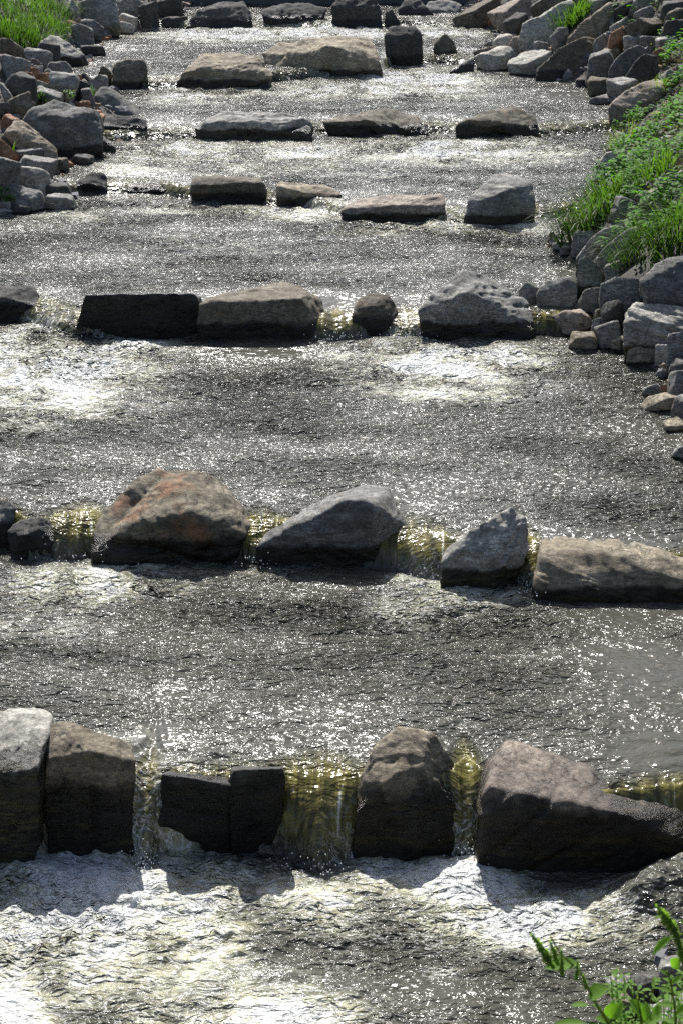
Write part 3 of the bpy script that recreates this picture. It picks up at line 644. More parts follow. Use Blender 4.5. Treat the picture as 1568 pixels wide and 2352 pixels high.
right = [
 (1040, 0, 1150, 66, 'brown', 'long dark-fronted slab leaning left at the farthest weir', .45),
 (1123, -3, 1218, 60, 'pink', 'pinkish brown leaning slab beside the dark-fronted one', .3),
 (1156, 33, 1212, 80, 'dark', 'dark square stone below the pinkish slab', .1),
 (1216, -10, 1312, 38, 'dark', 'dark bulky stone in shade at the top of the right bank', 0),
 (1322, -5, 1353, 27, 'dark', 'small dark block behind the bright grass tuft', 0),
 (1350, -10, 1405, 22, 'grey', 'grey stone at the top edge right of the grass tuft', .3),
 (1258, 66, 1304, 109, 'blue', 'rounded bluish stone between the slabs', 0),
 (1133, 79, 1190, 109, 'pale', 'whitish flat stone by the upper pool edge', .25),
 (1164, 81, 1260, 112, 'pink', 'long flat reddish stone lying across the pale ones', .15),
 (1090, 106, 1158, 140, 'brown', 'brown flat stone at the upper pool edge', .25),
 (1088, 108, 1216, 155, 'pale', 'large pale flat slab reaching into the stream', .35),
 (1214, 96, 1262, 124, 'grey', 'mottled grey stone behind the large pale slab', .1),
 (1162, 118, 1266, 175, 'pale', 'rough pale boulder at the head of the calm pool', .25),
 (1361, 80, 1394, 120, 'grey', 'upright pointed grey stone on the right slope', .2),
 (1380, 97, 1406, 131, 'blue', 'thin bluish stone beside the pointed one', .4),
 (1396, 66, 1438, 124, 'rust', 'orange leaning slab on the right slope', .55),
 (1386, 72, 1426, 97, 'grey', 'grey stone behind the orange slab', .1),
 (1426, 83, 1473, 107, 'pale', 'light flat stone right of the orange slab', .1),
 (1465, 82, 1508, 99, 'grey', 'flat grey stone in the row above the blue-grey boulder', 0),
 (1506, 81, 1557, 101, 'pale', 'flat light stone at the end of that row', 0),
 (1348, 118, 1420, 178, 'blue', 'crumpled bluish boulder at the calm pool', .3),
 (1380, 112, 1425, 135, 'tan', 'tan edged slab above the crumpled boulder', .4),
 (1494, 110, 1528, 147, 'rust', 'orange-brown stone beside the green sprout', 0),
 (1321, 176, 1353, 196, 'dark', 'small dark stone at the calm pool edge', 0),
 (1348, 177, 1414, 217, 'brown', 'rounded brown block at the calm pool edge', 0),
 (1390, 181, 1463, 224, 'grey', 'grey stone with bright crest above the pink slab', .25),
 (1352, 214, 1414, 244, 'blue', 'flat rough bluish stone at the waterline', .3),
 (1434, 45, 1516, 86, 'brown', 'long brown slab pointing up the right slope', .45),
 (1400, 40, 1445, 78, 'grey', 'grey slab above the orange one', .5),
 (1456, 14, 1499, 52, 'grey', 'grey rounded stone high on the right slope', .2),
 (1444, -6, 1496, 22, 'grey', 'shelf-like grey stone high on the right slope', 0),
 (1405, 0, 1450, 40, 'dark', 'dark stone above the long brown-fronted slab', .3),
 (1518, 48, 1575, 84, 'dark', 'dark blocky stone at the right margin', 0),
 (1520, 3, 1575, 32, 'dark', 'layered dark ledge at the top right corner', 0),
 (1525, 20, 1580, 50, 'brown', 'brown rubble stone under the dark ledge', .2),
 (1519, 162, 1555, 190, 'pale', 'pale stone among the weeds at the right margin', 0),
 (1372, 347, 1436, 392, 'pale', 'pale stone peeping out from the weeds at the waterline', .2),
 (1405, 452, 1470, 507, 'grey', 'rough grey stone behind the clover sprigs', 0),
 (1458, 424, 1530, 476, 'brown', 'dark brown slab under the weeds', .3),
 (1468, 450, 1540, 492, 'tan', 'tan slab running up under the weeds', .45),
 (1311, 533, 1362, 584, 'grey', 'pale rough stone under the grass clump', 0),
 (1268, 555, 1306, 576, 'pale', 'pale wet pebble at the shore under the clump', 0),
 (1282, 566, 1312, 593, 'grey', 'grey pebble at the shore tip', 0),
 (1255, 532, 1280, 560, 'tan', 'tan pebble at the shore left of the clump', 0),
 (1386, 600, 1422, 635, 'grey', 'grey chip behind the streaked boulder', .2),
 (1380, 586, 1415, 609, 'rust', 'orange-tan chip under the sprigs', .2),
 (1326, 662, 1376, 728, 'blue', 'round bluish stone in the corner by the squarish block', 0),
 (1362, 704, 1403, 737, 'brown', 'brown stone behind the pointed dark one', .2),
 (1380, 688, 1434, 752, 'dark', 'pointed dark stone between the grey boulders', .2),
 (1262, 716, 1366, 770, 'pink', 'rust-stained pinkish slab slipping into the water', .3),
 (1357, 732, 1384, 762, 'grey', 'small grey stone beside the rust-stained slab', 0),
 (1365, 738, 1432, 788, 'grey', 'angular grey stone behind the tan pebbles', .15),
 (1305, 762, 1372, 809, 'tan', 'tan-grey boulder at the waterline below the rust-stained slab', 0),
 (1366, 779, 1403, 797, 'tan', 'small tan wedge at the waterline', .1),
 (1400, 771, 1432, 798, 'tan', 'round cream pebble under the broad boulder', 0),
 (1434, 778, 1505, 828, 'tan', 'cream and grey stone under the broad boulder', 0),
 (1500, 792, 1536, 825, 'pale', 'pale pebble right of the cream stone', 0),
 (1526, 758, 1600, 835, 'grey', 'grey boulder cut by the right margin', 0),
 (1536, 824, 1600, 858, 'grey', 'grey stone under the boulder at the right margin', 0),
 (1533, 852, 1600, 903, 'blue', 'bluish block with a white vein at the right margin', 0),
 (1476, 880, 1522, 919, 'grey', 'rounded grey stone in the shallows', 0),
 (1470, 902, 1562, 952, 'tan', 'tan-topped flat stone in the shallows', .1),
 (1538, 903, 1605, 968, 'grey', 'dark-footed stone at the right margin of the shallows', .1),
 (1522, 958, 1600, 992, 'tan', 'low tan stone awash at the right margin', .1),
 (1538, 1020, 1610, 1062, 'grey', 'lone grey stone at the right margin of the pool', .2),
 (1485, 2160, 1540, 2190, 'dark', 'black wet stone tip beside the foaming slide', .1),
 (1500, 2188, 1640, 2260, 'grey', 'light grey stone under the foreground leaves', .2),
 (1430, 2226, 1540, 2300, 'dark', 'dark blue-grey stone at the shore behind the tall weed', .1),
 (1382, 2236, 1462, 2290, 'grey', 'rough wet stone at the shore near the tall weed', 0),
 (1385, 2275, 1470, 2335, 'brown', 'mossy brown stone in the bottom corner', 0),
 (1440, 2272, 1640, 2400, 'grey', 'broad grey stone in the bottom right corner', .15),
]
for x0, y0, x1, y1, m, lb, tl in right:
    SR(x0, y0, x1, y1, m, lb, tl)
# ============================================================ ground
def grid_mesh(name, xs, ys, zf, mat, attrs=None):
    X, Y = np.meshgrid(xs, ys); Z = zf(X.ravel(), Y.ravel())
    V = np.stack([X.ravel(), Y.ravel(), Z], 1)
    nx, ny = len(xs), len(ys)
    i = np.arange(nx * ny).reshape(ny, nx)
    F = np.stack([i[:-1, :-1], i[:-1, 1:], i[1:, 1:], i[1:, :-1]], -1).reshape(-1, 4)
    return V, F
m, t = new_mat('bank_earth')
tc = N(t, 'ShaderNodeTexCoord')
a = N(t, 'ShaderNodeTexNoise', Scale=1.3, Detail=8.0, Roughness=0.7); lk(t, tc.outputs['Object'], a.inputs[0])
b_ = N(t, 'ShaderNodeTexNoise', Scale=22.0, Detail=5.0, Roughness=0.8); lk(t, tc.outputs['Object'], b_.inputs[0])
col = mixc(t, ramp(t, a.outputs[0], (.4, .6)), (0.05, 0.043, 0.033), (0.10, 0.095, 0.085))
col = mixc(t, ramp(t, b_.outputs[0], (.5, .7)), col, (0.14, 0.135, 0.125))
p = N(t, 'ShaderNodeBsdfPrincipled', Roughness=0.95); lk(t, col, p.inputs['Base Color'])
bp = N(t, 'ShaderNodeBump', Strength=0.9, Distance=0.05); lk(t, b_.outputs[0], bp.inputs['Height']); lk(t, bp.outputs[0], p.inputs['Normal'])
o = N(t, 'ShaderNodeOutputMaterial'); lk(t, p.outputs[0], o.inputs[0])
EARTH = m
def ter_n(x, y):
    z = terrain(x, y)
    q = np.stack([x, y, np.zeros_like(x)], 1)
    return z + 0.05 * fbm(q * 1.7, 4) - 0.08
xs = np.concatenate([np.linspace(-60, -11, 25), np.linspace(-10.8, 11, 250), np.linspace(11.4, 60, 25)])
ys = np.concatenate([np.linspace(-3, 6, 40), np.linspace(6.1, 62, 420), np.linspace(63, 160, 30)])
V, F = grid_mesh('riverbed_and_banks', xs, ys, ter_n, EARTH)
tag(link(bpy.data.objects.new('ground', np_mesh('ground', V, F, EARTH))), kind='structure')

# ============================================================ water
m, t = new_mat('stream_water')
tc = N(t, 'ShaderNodeTexCoord')
foam = N(t, 'ShaderNodeAttribute', _attribute_name='foam').outputs['Fac']
chop = N(t, 'ShaderNodeAttribute', _attribute_name='chop').outputs['Fac']
spill = N(t, 'ShaderNodeAttribute', _attribute_name='spill').outputs['Fac']
mp = N(t, 'ShaderNodeMapping'); mp.inputs['Scale'].default_value = (1.0, 1.9, 0.6); lk(t, tc.outputs['Object'], mp.inputs[0])
def wn(scale, det, rough=0.55, dist=1.0):
    n = N(t, 'ShaderNodeTexNoise', Scale=scale, Detail=det, Roughness=rough, Distortion=dist); lk(t, mp.outputs[0], n.inputs[0]); return n.outputs[0]
wa = wn(3.2, 2.0, .5, 1.4); wb = wn(9.0, 2.0, .5, 1.0); wc = wn(24.0, 2.0, .5, .7); wd = wn(55.0, 1.0, .5, .5)
wf = wn(7.0, 8.0, .72, 1.2); wl = wn(2.2, 4.0, .6, 1.5); wg = wn(60.0, 3.0, .7, .3); wk = wn(5.0, 3.0, .6, 2.2)
sep = N(t, 'ShaderNodeSeparateXYZ'); lk(t, tc.outputs['Object'], sep.inputs[0])
far = ramp(t, sep.outputs[1], (9.0, 22.0)); far2 = ramp(t, sep.outputs[1], (20.0, 40.0))
# aerated water: murky green-yellow, brightening with the bubbles in it
air = math_n(t, 'ADD', foam, math_n(t, 'MULTIPLY_ADD', wl, 1.0, -0.5), clamp=True)
col = mixc(t, ramp(t, air, (0.22, 0.95)), (0.058, 0.058, 0.046), (0.43, 0.415, 0.28))
mps = N(t, 'ShaderNodeMapping'); mps.inputs['Scale'].default_value = (11, 1.2, 1.8); lk(t, tc.outputs['Object'], mps.inputs[0])
wst = N(t, 'ShaderNodeTexNoise', Scale=1.0, Detail=5.0, Roughness=0.7, Distortion=0.8); lk(t, mps.outputs[0], wst.inputs[0])
sc_ = mixc(t, ramp(t, wst.outputs[0], (0.38, 0.66)), (0.04, 0.037, 0.012), (0.19, 0.165, 0.04))  # olive tone stands in for sunlight glowing through the falling sheet
col = mixc(t, spill, col, sc_)
lace = math_n(t, 'MULTIPLY', ramp(t, wst.outputs[0], (0.60, 0.70)), math_n(t, 'MULTIPLY', spill, 0.8))
# froth: soft clots plus thin drawn-out threads
fr = math_n(t, 'ADD', foam, math_n(t, 'MULTIPLY_ADD', wf, 1.7, -0.85))
fil = math_n(t, 'SUBTRACT', 1.0, ramp(t, math_n(t, 'ABSOLUTE', math_n(t, 'SUBTRACT', wk, 0.5)), (0.0, 0.035)))
fil = math_n(t, 'MULTIPLY', fil, ramp(t, foam, (0.10, 0.5)))
frm = math_n(t, 'MAXIMUM', math_n(t, 'MAXIMUM', ramp(t, fr, (0.55, 0.95)), math_n(t, 'MULTIPLY', fil, 0.7)), lace)
col = mixc(t, frm, col, mixc(t, ramp(t, wg, (0.38, 0.62)), (0.50, 0.51, 0.48), (0.78, 0.79, 0.78)))
p = N(t, 'ShaderNodeBsdfPrincipled', IOR=1.33); lk(t, col, p.inputs['Base Color'])
lk(t, math_n(t, 'ADD', math_n(t, 'MULTIPLY', frm, 0.12), math_n(t, 'MULTIPLY_ADD', far, 0.05, 0.135)), p.inputs['Roughness'])
def bump(h, dist, strength, prev=None):
    b = N(t, 'ShaderNodeBump', Distance=dist); lk(t, h, b.inputs['Height']); lk(t, strength, b.inputs['Strength'])
    if prev is not None: lk(t, prev, b.inputs['Normal'])
    return b.outputs[0]
calm_sp = math_n(t, 'SUBTRACT', 1.0, math_n(t, 'MULTIPLY', spill, 0.75))
ch = math_n(t, 'MULTIPLY', chop, calm_sp)
n_ = bump(wa, 0.22, math_n(t, 'MULTIPLY', ch, math_n(t, 'MULTIPLY_ADD', far2, 0.4, 0.52)))
n_ = bump(wb, 0.085, math_n(t, 'MULTIPLY', ch, math_n(t, 'MULTIPLY_ADD', far2, -0.15, 0.78)), n_)
n_ = bump(wc, 0.030, math_n(t, 'MULTIPLY', ch, math_n(t, 'MULTIPLY_ADD', far, -0.22, 0.28)), n_)
n_ = bump(wd, 0.012, math_n(t, 'MULTIPLY', ch, math_n(t, 'MULTIPLY_ADD', far, -0.09, 0.09)), n_)
n_ = bump(wg, 0.016, math_n(t, 'MULTIPLY', frm, 0.8), n_)
lk(t, n_, p.inputs['Normal'])
o = N(t, 'ShaderNodeOutputMaterial'); lk(t, p.outputs[0], o.inputs[0])
WATER = m

# broken water, strengthened in the far pools for a silvery glitter: (picture x, y, half-width, half-height, pool, strength)
FOAM = [
 (150, 2080, 420, 190, 0, 1.0), (60, 2250, 360, 190, 0, .75), (450, 2120, 200, 120, 0, .85), (560, 2330, 420, 70, 0, .8), (420, 2230, 330, 130, 0, .55), (500, 2010, 170, 45, 0, .75),
 (1060, 2030, 220, 75, 0, .95), (1250, 2120, 240, 70, 0, 1.0), (900, 2010, 160, 60, 0, .75), (1000, 2120, 200, 60, 0, .6), (1420, 2060, 170, 110, 0, .32), (720, 2080, 220, 80, 0, .68), (760, 2220, 220, 70, 0, .3), (1000, 2230, 60, 18, 0, .5), (1480, 2010, 150, 60, 0, .3),
 (220, 1340, 230, 50, 1, .7), (330, 1310, 160, 30, 1, .6), (100, 1420, 220, 60, 1, .35), (1020, 1365, 160, 55, 1, .75), (1150, 1370, 130, 30, 1, .5), (940, 1400, 140, 50, 1, .4), (620, 1310, 120, 20, 1, .35),
 (120, 870, 260, 85, 2, 1.0), (60, 790, 130, 50, 2, .8), (280, 800, 140, 30, 2, .85), (60, 960, 200, 50, 2, .5), (1000, 840, 230, 65, 2, .95), (1160, 830, 150, 45, 2, .85), (1040, 900, 190, 30, 2, .7), (900, 800, 120, 25, 2, .6), (1250, 870, 140, 40, 2, .35),
 (420, 480, 160, 18, 3, .4), (690, 490, 160, 20, 3, .55), (900, 530, 160, 18, 3, .45), (1040, 520, 90, 20, 3, .6), (160, 500, 160, 25, 3, .4), (500, 560, 300, 40, 3, .25), (1200, 530, 80, 25, 3, .4),
 (430, 350, 170, 28, 4, .6), (720, 350, 200, 26, 4, .6), (1040, 345, 200, 30, 4, .75), (1200, 345, 120, 25, 4, .65), (620, 385, 300, 25, 4, .35), (300, 370, 90, 25, 4, .5),
 (420, 222, 100, 16, 5, .6), (960, 178, 150, 20, 5, .8), (860, 205, 200, 20, 5, .6), (640, 215, 200, 16, 5, .45), (1010, 210, 130, 18, 5, .5),
 (520, 80, 160, 14, 6, .8), (760, 76, 200, 12, 6, .7), (1000, 75, 120, 10, 6, .7),
]
CALM = [(1480, 1560, 220, 170, 1), (1300, 215, 120, 35, 5), (620, 810, 180, 26, 2), (700, 690, 300, 20, 3), (1420, 1430, 200, 50, 1), (270, 105, 90, 22, 6), (1500, 1700, 120, 80, 1), (1000, 2290, 130, 60, 0), (1200, 2330, 90, 50, 0), (1400, 640, 90, 90, 3), (350, 1700, 100, 60, 1), (800, 1250, 60, 30, 1)]
def blobs(lst, x, y):
    out = np.zeros_like(x)
    for e in lst:
        px, py, rx, ry, l = e[:5]; st = e[5] if len(e) > 5 else 1.0
        c = on_z(px, py, L[l]); Zc = c[1] / cp
        RX = rx / FPX * Zc; RY = abs(on_z(px, py - ry, L[l])[1] - c[1])
        d = ((x - c[0]) / RX) ** 2 + ((y - c[1]) / RY) ** 2
        out = np.maximum(out, st * np.exp(-d * 0.9))
    return out
NY, NX = 1250, 400
ys = [3.2]
while ys[-1] < 58: ys.append(ys[-1] + 0.0021 * ys[-1] + (0.0 if ys[-1] > 8.5 else 0.02))
ys = np.array(ys)
u = np.concatenate([np.linspace(-1.75, -1.10, 24)[:-1], np.linspace(-1.10, 1.10, NX), np.linspace(1.10, 1.75, 24)[1:]])
Yg = np.repeat(ys[:, None], len(u), 1)
Xg = u[None, :] * (0.2064 * Yg / cp * 0.985 + 0.15)
x = Xg.ravel(); y = Yg.ravel()
z, s, dn = water_level(x, y)
calm = blobs(CALM, x, y)
fo = np.clip(blobs(FOAM, x, y) * np.interp(y, [9, 20, 26, 45], [1.25, 1.2, 1.35, 1.6]) + np.interp(y, [20, 27, 45], [0, .14, .22]) * (1 - calm), 0, 1.15)  # thin even foam upstream whitens the colour in place of sun glitter
q = np.stack([x, y * 1.15, np.zeros_like(x)], 1)
warp = np.stack([fbm(q * 0.9 + 5, 2), fbm(q * 0.9 + 25, 2), np.zeros_like(x)], 1) * 0.35
qw = q + warp
foam_glitter = fo * (0.80 + 0.75 * fbm(qw * 1.6 + 3, 3))
foam_glitter = np.clip(foam_glitter, 0, 1)
chop = (1.0 - 0.72 * calm) * (0.30 + 0.75 * np.logaddexp(0, 2.0 * (0.45 + 2.3 * fbm(qw * np.array([0.45, 1.1, 1]) + 40, 3))) / 1.4 + 0.3 * fo)
chop = np.clip(chop, 0.15, 1.9) * np.interp(y, [8, 12, 20, 45], [.95, 1.15, 1.3, 1.55])
falling = (s > 0) & (s < 1)
# glassy, accelerating water with fine standing arcs just above each lip
up_d = np.full_like(x, 99.0)
for i_ in range(7):
    T_, j_ = fall_shape(i_, x); d_ = y - np.interp(x, *foot_xy[i_]) - j_ - T_
    up_d = np.where((d_ > 0) & (d_ < up_d), d_, up_d)
chop = chop * (1 - 0.55 * np.exp(-(up_d / 0.7) ** 2)) * (1 + 0.25 * np.exp(-((dn - 0.8) / 0.8) ** 2))
arcs = 0.0045 * np.sin((up_d + 0.25 * noise(q * 1.1 + 90)) * 6.283 / 0.19) * np.exp(-up_d / 0.9) * (up_d < 4)
# swell, ripples and broken water
wav = 0.026 * fbm(qw * np.array([1.3, 2.2, 1]) + 1, 2) + 0.018 * fbm(qw * np.array([3.4, 5.2, 1]) + 9, 2)
wav += 0.0055 * noise(qw * np.array([10, 15, 1]) + 2)
rid = noise(qw * 2.6 + 60) * 0.07 + noise(qw * 6.0 + 70) * 0.042 + noise(q * 14 + 80) * 0.028
rid = rid + np.exp(-np.clip(dn, 0, 9) / 0.35) * (0.10 * np.abs(noise(q * 5 + 33)) + 0.05 * np.abs(noise(q * 13 + 3))) * np.interp(y, [9, 14, 30], [1, .6, .4])
z = z + wav * chop * np.where(falling, 0.35, 1) + rid * fo + arcs
# standing hump and splash just under each fall
z = z + 0.05 * fo * np.exp(-((dn - 0.35) / 0.25) ** 2)
# streaks along the falling sheet
st = noise(np.stack([x * 14, y * 1.5, z * 2.0], 1)) * 0.7 + noise(np.stack([x * 34, y * 3, z * 5], 1)) * 0.4
yoff = np.where(falling, st * 0.035 * np.sin(np.clip(s, 0, 1) * 3.14), 0)
# the slide of broken water over rubble beside the widest boulder
sl = ss(1.45, 2.3, x) * ss(8.4, 9.2, y) * (1 - ss(9.8, 10.2, y)) 
sl = sl * (s < 0) * (z < 0.3)
z = z + sl * (0.22 + 0.22 * fbm(q * 3 + 7, 3)) * ss(0.0, 0.25, dn)
sp_a = np.where(falling, np.sin(np.clip(s, 0, 1) * 3.14) ** 0.5, 0) 
sp_a = np.where(falling, np.clip((1.0 - s) * 2.2, 0, 1) * np.clip(s * 8, 0, 1), 0) * np.interp(y, [9, 20, 25, 46], [1, 1, .7, .4])
V = np.stack([x, y + yoff, z], 1)
nx, ny = len(u), len(ys)
ii = np.arange(nx * ny).reshape(ny, nx)
F = np.stack([ii[:-1, :-1], ii[:-1, 1:], ii[1:, 1:], ii[1:, :-1]], -1).reshape(-1, 4)
# drop the parts that lie well inside the banks
keep = (terrain(x, y) - z < 0.35)[F].any(1)
F = F[keep]
used = np.zeros(len(V), bool); used[F.ravel()] = True
remap = np.cumsum(used) - 1
wm = np_mesh('water', V[used], remap[F], WATER, True, {'foam': foam_glitter[used], 'chop': chop[used] * 1.0, 'spill': sp_a[used] * (1 - foam_glitter[used] * .6)})
tag(link(bpy.data.objects.new('water', wm)), kind='structure')
print('water quads', len(F))

# concrete sill across the top of the weirs
m, t = new_mat('dark_concrete')
tc = N(t, 'ShaderNodeTexCoord'); a = N(t, 'ShaderNodeTexNoise', Scale=3.0, Detail=8.0, Roughness=0.7); lk(t, tc.outputs['Object'], a.inputs[0])
p = N(t, 'ShaderNodeBsdfPrincipled', Roughness=0.8); lk(t, mixc(t, a.outputs[0], (0.05, 0.05, 0.047), (0.13, 0.13, 0.12)), p.inputs['Base Color'])
bp = N(t, 'ShaderNodeBump', Strength=0.5, Distance=0.03); lk(t, a.outputs[0], bp.inputs['Height']); lk(t, bp.outputs[0], p.inputs['Normal'])
o = N(t, 'ShaderNodeOutputMaterial'); lk(t, p.outputs[0], o.inputs[0])
bm = bmesh.new()
bmesh.ops.create_cube(bm, size=1, matrix=Matrix.Translation((0, 0, 0)) @ Matrix.Diagonal((13.0, 0.5, 1.5, 1)))
bmesh.ops.bevel(bm, geom=bm.edges[:], offset=0.04, segments=2, affect='EDGES')
me = bpy.data.meshes.new('concrete_sill'); bm.to_mesh(me); bm.free(); me.materials.append(m)
o = link(bpy.data.objects.new('concrete_sill', me)); o.location = (-0.5, 49.6, 2.55)
tag(o, 'dark concrete sill crossing the stream behind the farthest boulders', 'sill')

# loose rubble between the stones
def rubble():
    rr = np.random.default_rng(5)
    U, Fq = quad_sphere(2)
    VV = []; FF = []; n = 0
    cnt = 0
    while cnt < 7000:
        yy = rr.uniform(7, 50); side = rr.random() < 0.5
        e = np.interp(yy, *(EL if side else ER))
        s_ = rr.random() ** 1.4 * 3.2 - 0.15
        xx = e - s_ if side else e + s_
        r = 0.02 + (0.11 if yy > 22 else 0.05) * rr.random() ** 3
        zz = float(terrain(np.array([xx]), np.array([yy]))[0]) - 0.05
        sc3 = r * rr.uniform(0.5, 1.2, 3)
        v = U * (1 + 0.25 * rr.normal(size=(len(U), 1)))
        th = rr.random() * 6.28; cc, s2 = math.cos(th), math.sin(th)
        v = v * sc3; v = np.stack([v[:, 0] * cc - v[:, 1] * s2, v[:, 0] * s2 + v[:, 1] * cc, v[:, 2]], 1)
        VV.append(v + [xx, yy, zz + r * 0.3]); FF.append(Fq + n); n += len(U); cnt += 1
    return np.concatenate(VV), np.concatenate(FF)
V, F = rubble()
g = new_mat('rubble_stone'); m, t = g
geo = N(t, 'ShaderNodeNewGeometry')
hs = N(t, 'ShaderNodeValToRGB'); lk(t, geo.outputs['Random Per Island'], hs.inputs[0])
cr = hs.color_ramp; cr.elements[0].color = (.10, .10, .105, 1); cr.elements[1].color = (.24, .235, .22, 1)
e = cr.elements.new(.55); e.color = (.19, .19, .19, 1); e = cr.elements.new(.72); e.color = (.26, .20, .13, 1); e = cr.elements.new(.86); e.color = (.27, .13, .07, 1)
p = N(t, 'ShaderNodeBsdfPrincipled', Roughness=0.9); lk(t, hs.outputs[0], p.inputs['Base Color'])
o = N(t, 'ShaderNodeOutputMaterial'); lk(t, p.outputs[0], o.inputs[0])
tag(link(bpy.data.objects.new('gravel', np_mesh('gravel', V, F, m, False))), 'loose grey and rusty rubble between the bank stones', 'gravel', kind='stuff')

# spray thrown up where the falls land
def spray():
    rr = np.random.default_rng(11); U, Fq = quad_sphere(2); VV = []; FF = []; n = 0
    for i, cnt, hgt, rad in ((0, 260, .14, .0038), (1, 160, .10, .005), (2, 160, .10, .006)):
        for k in range(cnt):
            px, hw = GAPS[i][rr.integers(len(GAPS[i]))]
            py = np.interp(px, [q_[0] for q_ in FOOT[i]], [q_[1] for q_ in FOOT[i]]); c = on_z(px, py, L[i])
            v = U * rad * rr.uniform(.4, 1.3) * np.array([1, 1, rr.uniform(1, 1.6)])
            VV.append(v + [c[0] + rr.normal() * hw * .8, c[1] - .08 - abs(rr.normal()) * .16, L[i] + .03 + abs(rr.normal()) * hgt * .5]); FF.append(Fq + n); n += len(U)
    return np.concatenate(VV), np.concatenate(FF)
V, F = spray()
m, t = new_mat('spray_drop'); p = N(t, 'ShaderNodeBsdfPrincipled', Roughness=0.1); p.inputs['Base Color'].default_value = (.75, .77, .77, 1)
o = N(t, 'ShaderNodeOutputMaterial'); lk(t, p.outputs[0], o.inputs[0])
tag(link(bpy.data.objects.new('spray', np_mesh('spray', V, F, m))), 'white spray drops at the foot of the falls', 'spray', kind='stuff')
# ============================================================ plants
def leaf_mat(name, c1, c2, gloss=0.35):
    m, t = new_mat(name)
    geo = N(t, 'ShaderNodeNewGeometry')
    col = mixc(t, geo.outputs['Random Per Island'], c1, c2)
    p = N(t, 'ShaderNodeBsdfPrincipled', Roughness=gloss + .2); p.inputs['Specular IOR Level'].default_value = 0.25; lk(t, col, p.inputs['Base Color'])
    tr = N(t, 'ShaderNodeBsdfTranslucent'); lk(t, mixc(t, 1.0, col, (1.8, 2.3, 0.45), 'MULTIPLY'), tr.inputs[0])
    mx = N(t, 'ShaderNodeMixShader'); mx.inputs[0].default_value = 0.52
    lk(t, p.outputs[0], mx.inputs[1]); lk(t, tr.outputs[0], mx.inputs[2])
    o = N(t, 'ShaderNodeOutputMaterial'); lk(t, mx.outputs[0], o.inputs[0]); return m
GRASS = leaf_mat('grass_blade', (0.025, 0.055, 0.014), (0.07, 0.115, 0.028))
DGRASS = leaf_mat('dark_grass_blade', (0.018, 0.04, 0.016), (0.055, 0.09, 0.03), 0.25)
LEAF = leaf_mat('weed_leaf', (0.035, 0.10, 0.015), (0.085, 0.19, 0.025), 0.4)
DRY = leaf_mat('dry_weed', (0.07, 0.10, 0.02), (0.12, 0.13, 0.035), 0.7)
FLEAF = leaf_mat('foreground_leaf', (0.09, 0.19, 0.03), (0.15, 0.26, 0.05), 0.5)
STEM = leaf_mat('weed_stem', (0.10, 0.13, 0.04), (0.15, 0.15, 0.06), 0.6)
SEED = leaf_mat('seed_head', (0.12, 0.18, 0.05), (0.18, 0.24, 0.07), 0.8)
class MB:
    def __init__(s): s.V = []; s.F = []; s.n = 0
    def add(s, v, f):
        s.V.append(np.asarray(v, float)); s.F.append(np.asarray(f) + s.n); s.n += len(v)
    def build(s, name, mat, smooth=True):
        V = np.concatenate(s.V); F = np.concatenate(s.F)
        return np_mesh(name, V, F, mat, smooth)
def blade(mb, base, d, length, width, droop, seg=5):
    """d = horizontal unit direction, blade rises and then bends over"""
    side = np.array([-d[1], d[0], 0.0]); pts = []; p = np.array(base, float); ang = math.radians(random.uniform(48, 84))
    for i in range(seg + 1):
        wdt = width * (1 - (i / seg) ** 1.6) * 0.5 + 0.0006
        pts += [p - side * wdt, p + side * wdt]
        p = p + (np.array([d[0], d[1], 0]) * math.cos(ang) + np.array([0, 0, 1]) * math.sin(ang)) * length / seg
        ang -= droop / seg * (0.5 + i / seg)
    f = [[2 * i, 2 * i + 1, 2 * i + 3, 2 * i + 2] for i in range(seg)]
    mb.add(pts, f)
def leaf(mb, base, d, up, length, width):
    d = np.array(d, float); d /= np.linalg.norm(d); sd = np.cross(d, up); sd /= np.linalg.norm(sd) + 1e-9; nn = np.cross(sd, d)
    prof = [(0, .04), (.25, .8), (.55, 1.0), (.8, .6), (1.0, .03)]
    v = []
    for a, w_ in prof:
        c = np.array(base) + d * a * length - nn * (a * a) * length * 0.25
        v += [c - sd * width * w_ * .5 + nn * width * .18 * w_, c, c + sd * width * w_ * .5 + nn * width * .18 * w_]
    f = []
    for i in range(4):
        for j in range(2): f.append([3 * i + j, 3 * i + j + 1, 3 * i + j + 4, 3 * i + j + 3])
    mb.add(v, f)
def tube(mb, pts, r0, r1, k=5):
    v = []; n = len(pts)
    for i, p in enumerate(pts):
        t_ = np.array(pts[min(i + 1, n - 1)]) - np.array(pts[max(i - 1, 0)]); t_ = t_ / (np.linalg.norm(t_) + 1e-9)
        a = np.cross(t_, [0.3, 1, 0.1]); a /= np.linalg.norm(a); b = np.cross(t_, a); r = r0 + (r1 - r0) * i / (n - 1)
        v += [np.array(p) + r * (a * math.cos(6.283 * j / k) + b * math.sin(6.283 * j / k)) for j in range(k)]
    f = [[i * k + j, i * k + (j + 1) % k, (i + 1) * k + (j + 1) % k, (i + 1) * k + j] for i in range(n - 1) for j in range(k)]
    mb.add(v, f)
def tz(x, y): return float(terrain(np.array([x]), np.array([y]))[0])
def at(px, py):
    return ground_hit(px, py)
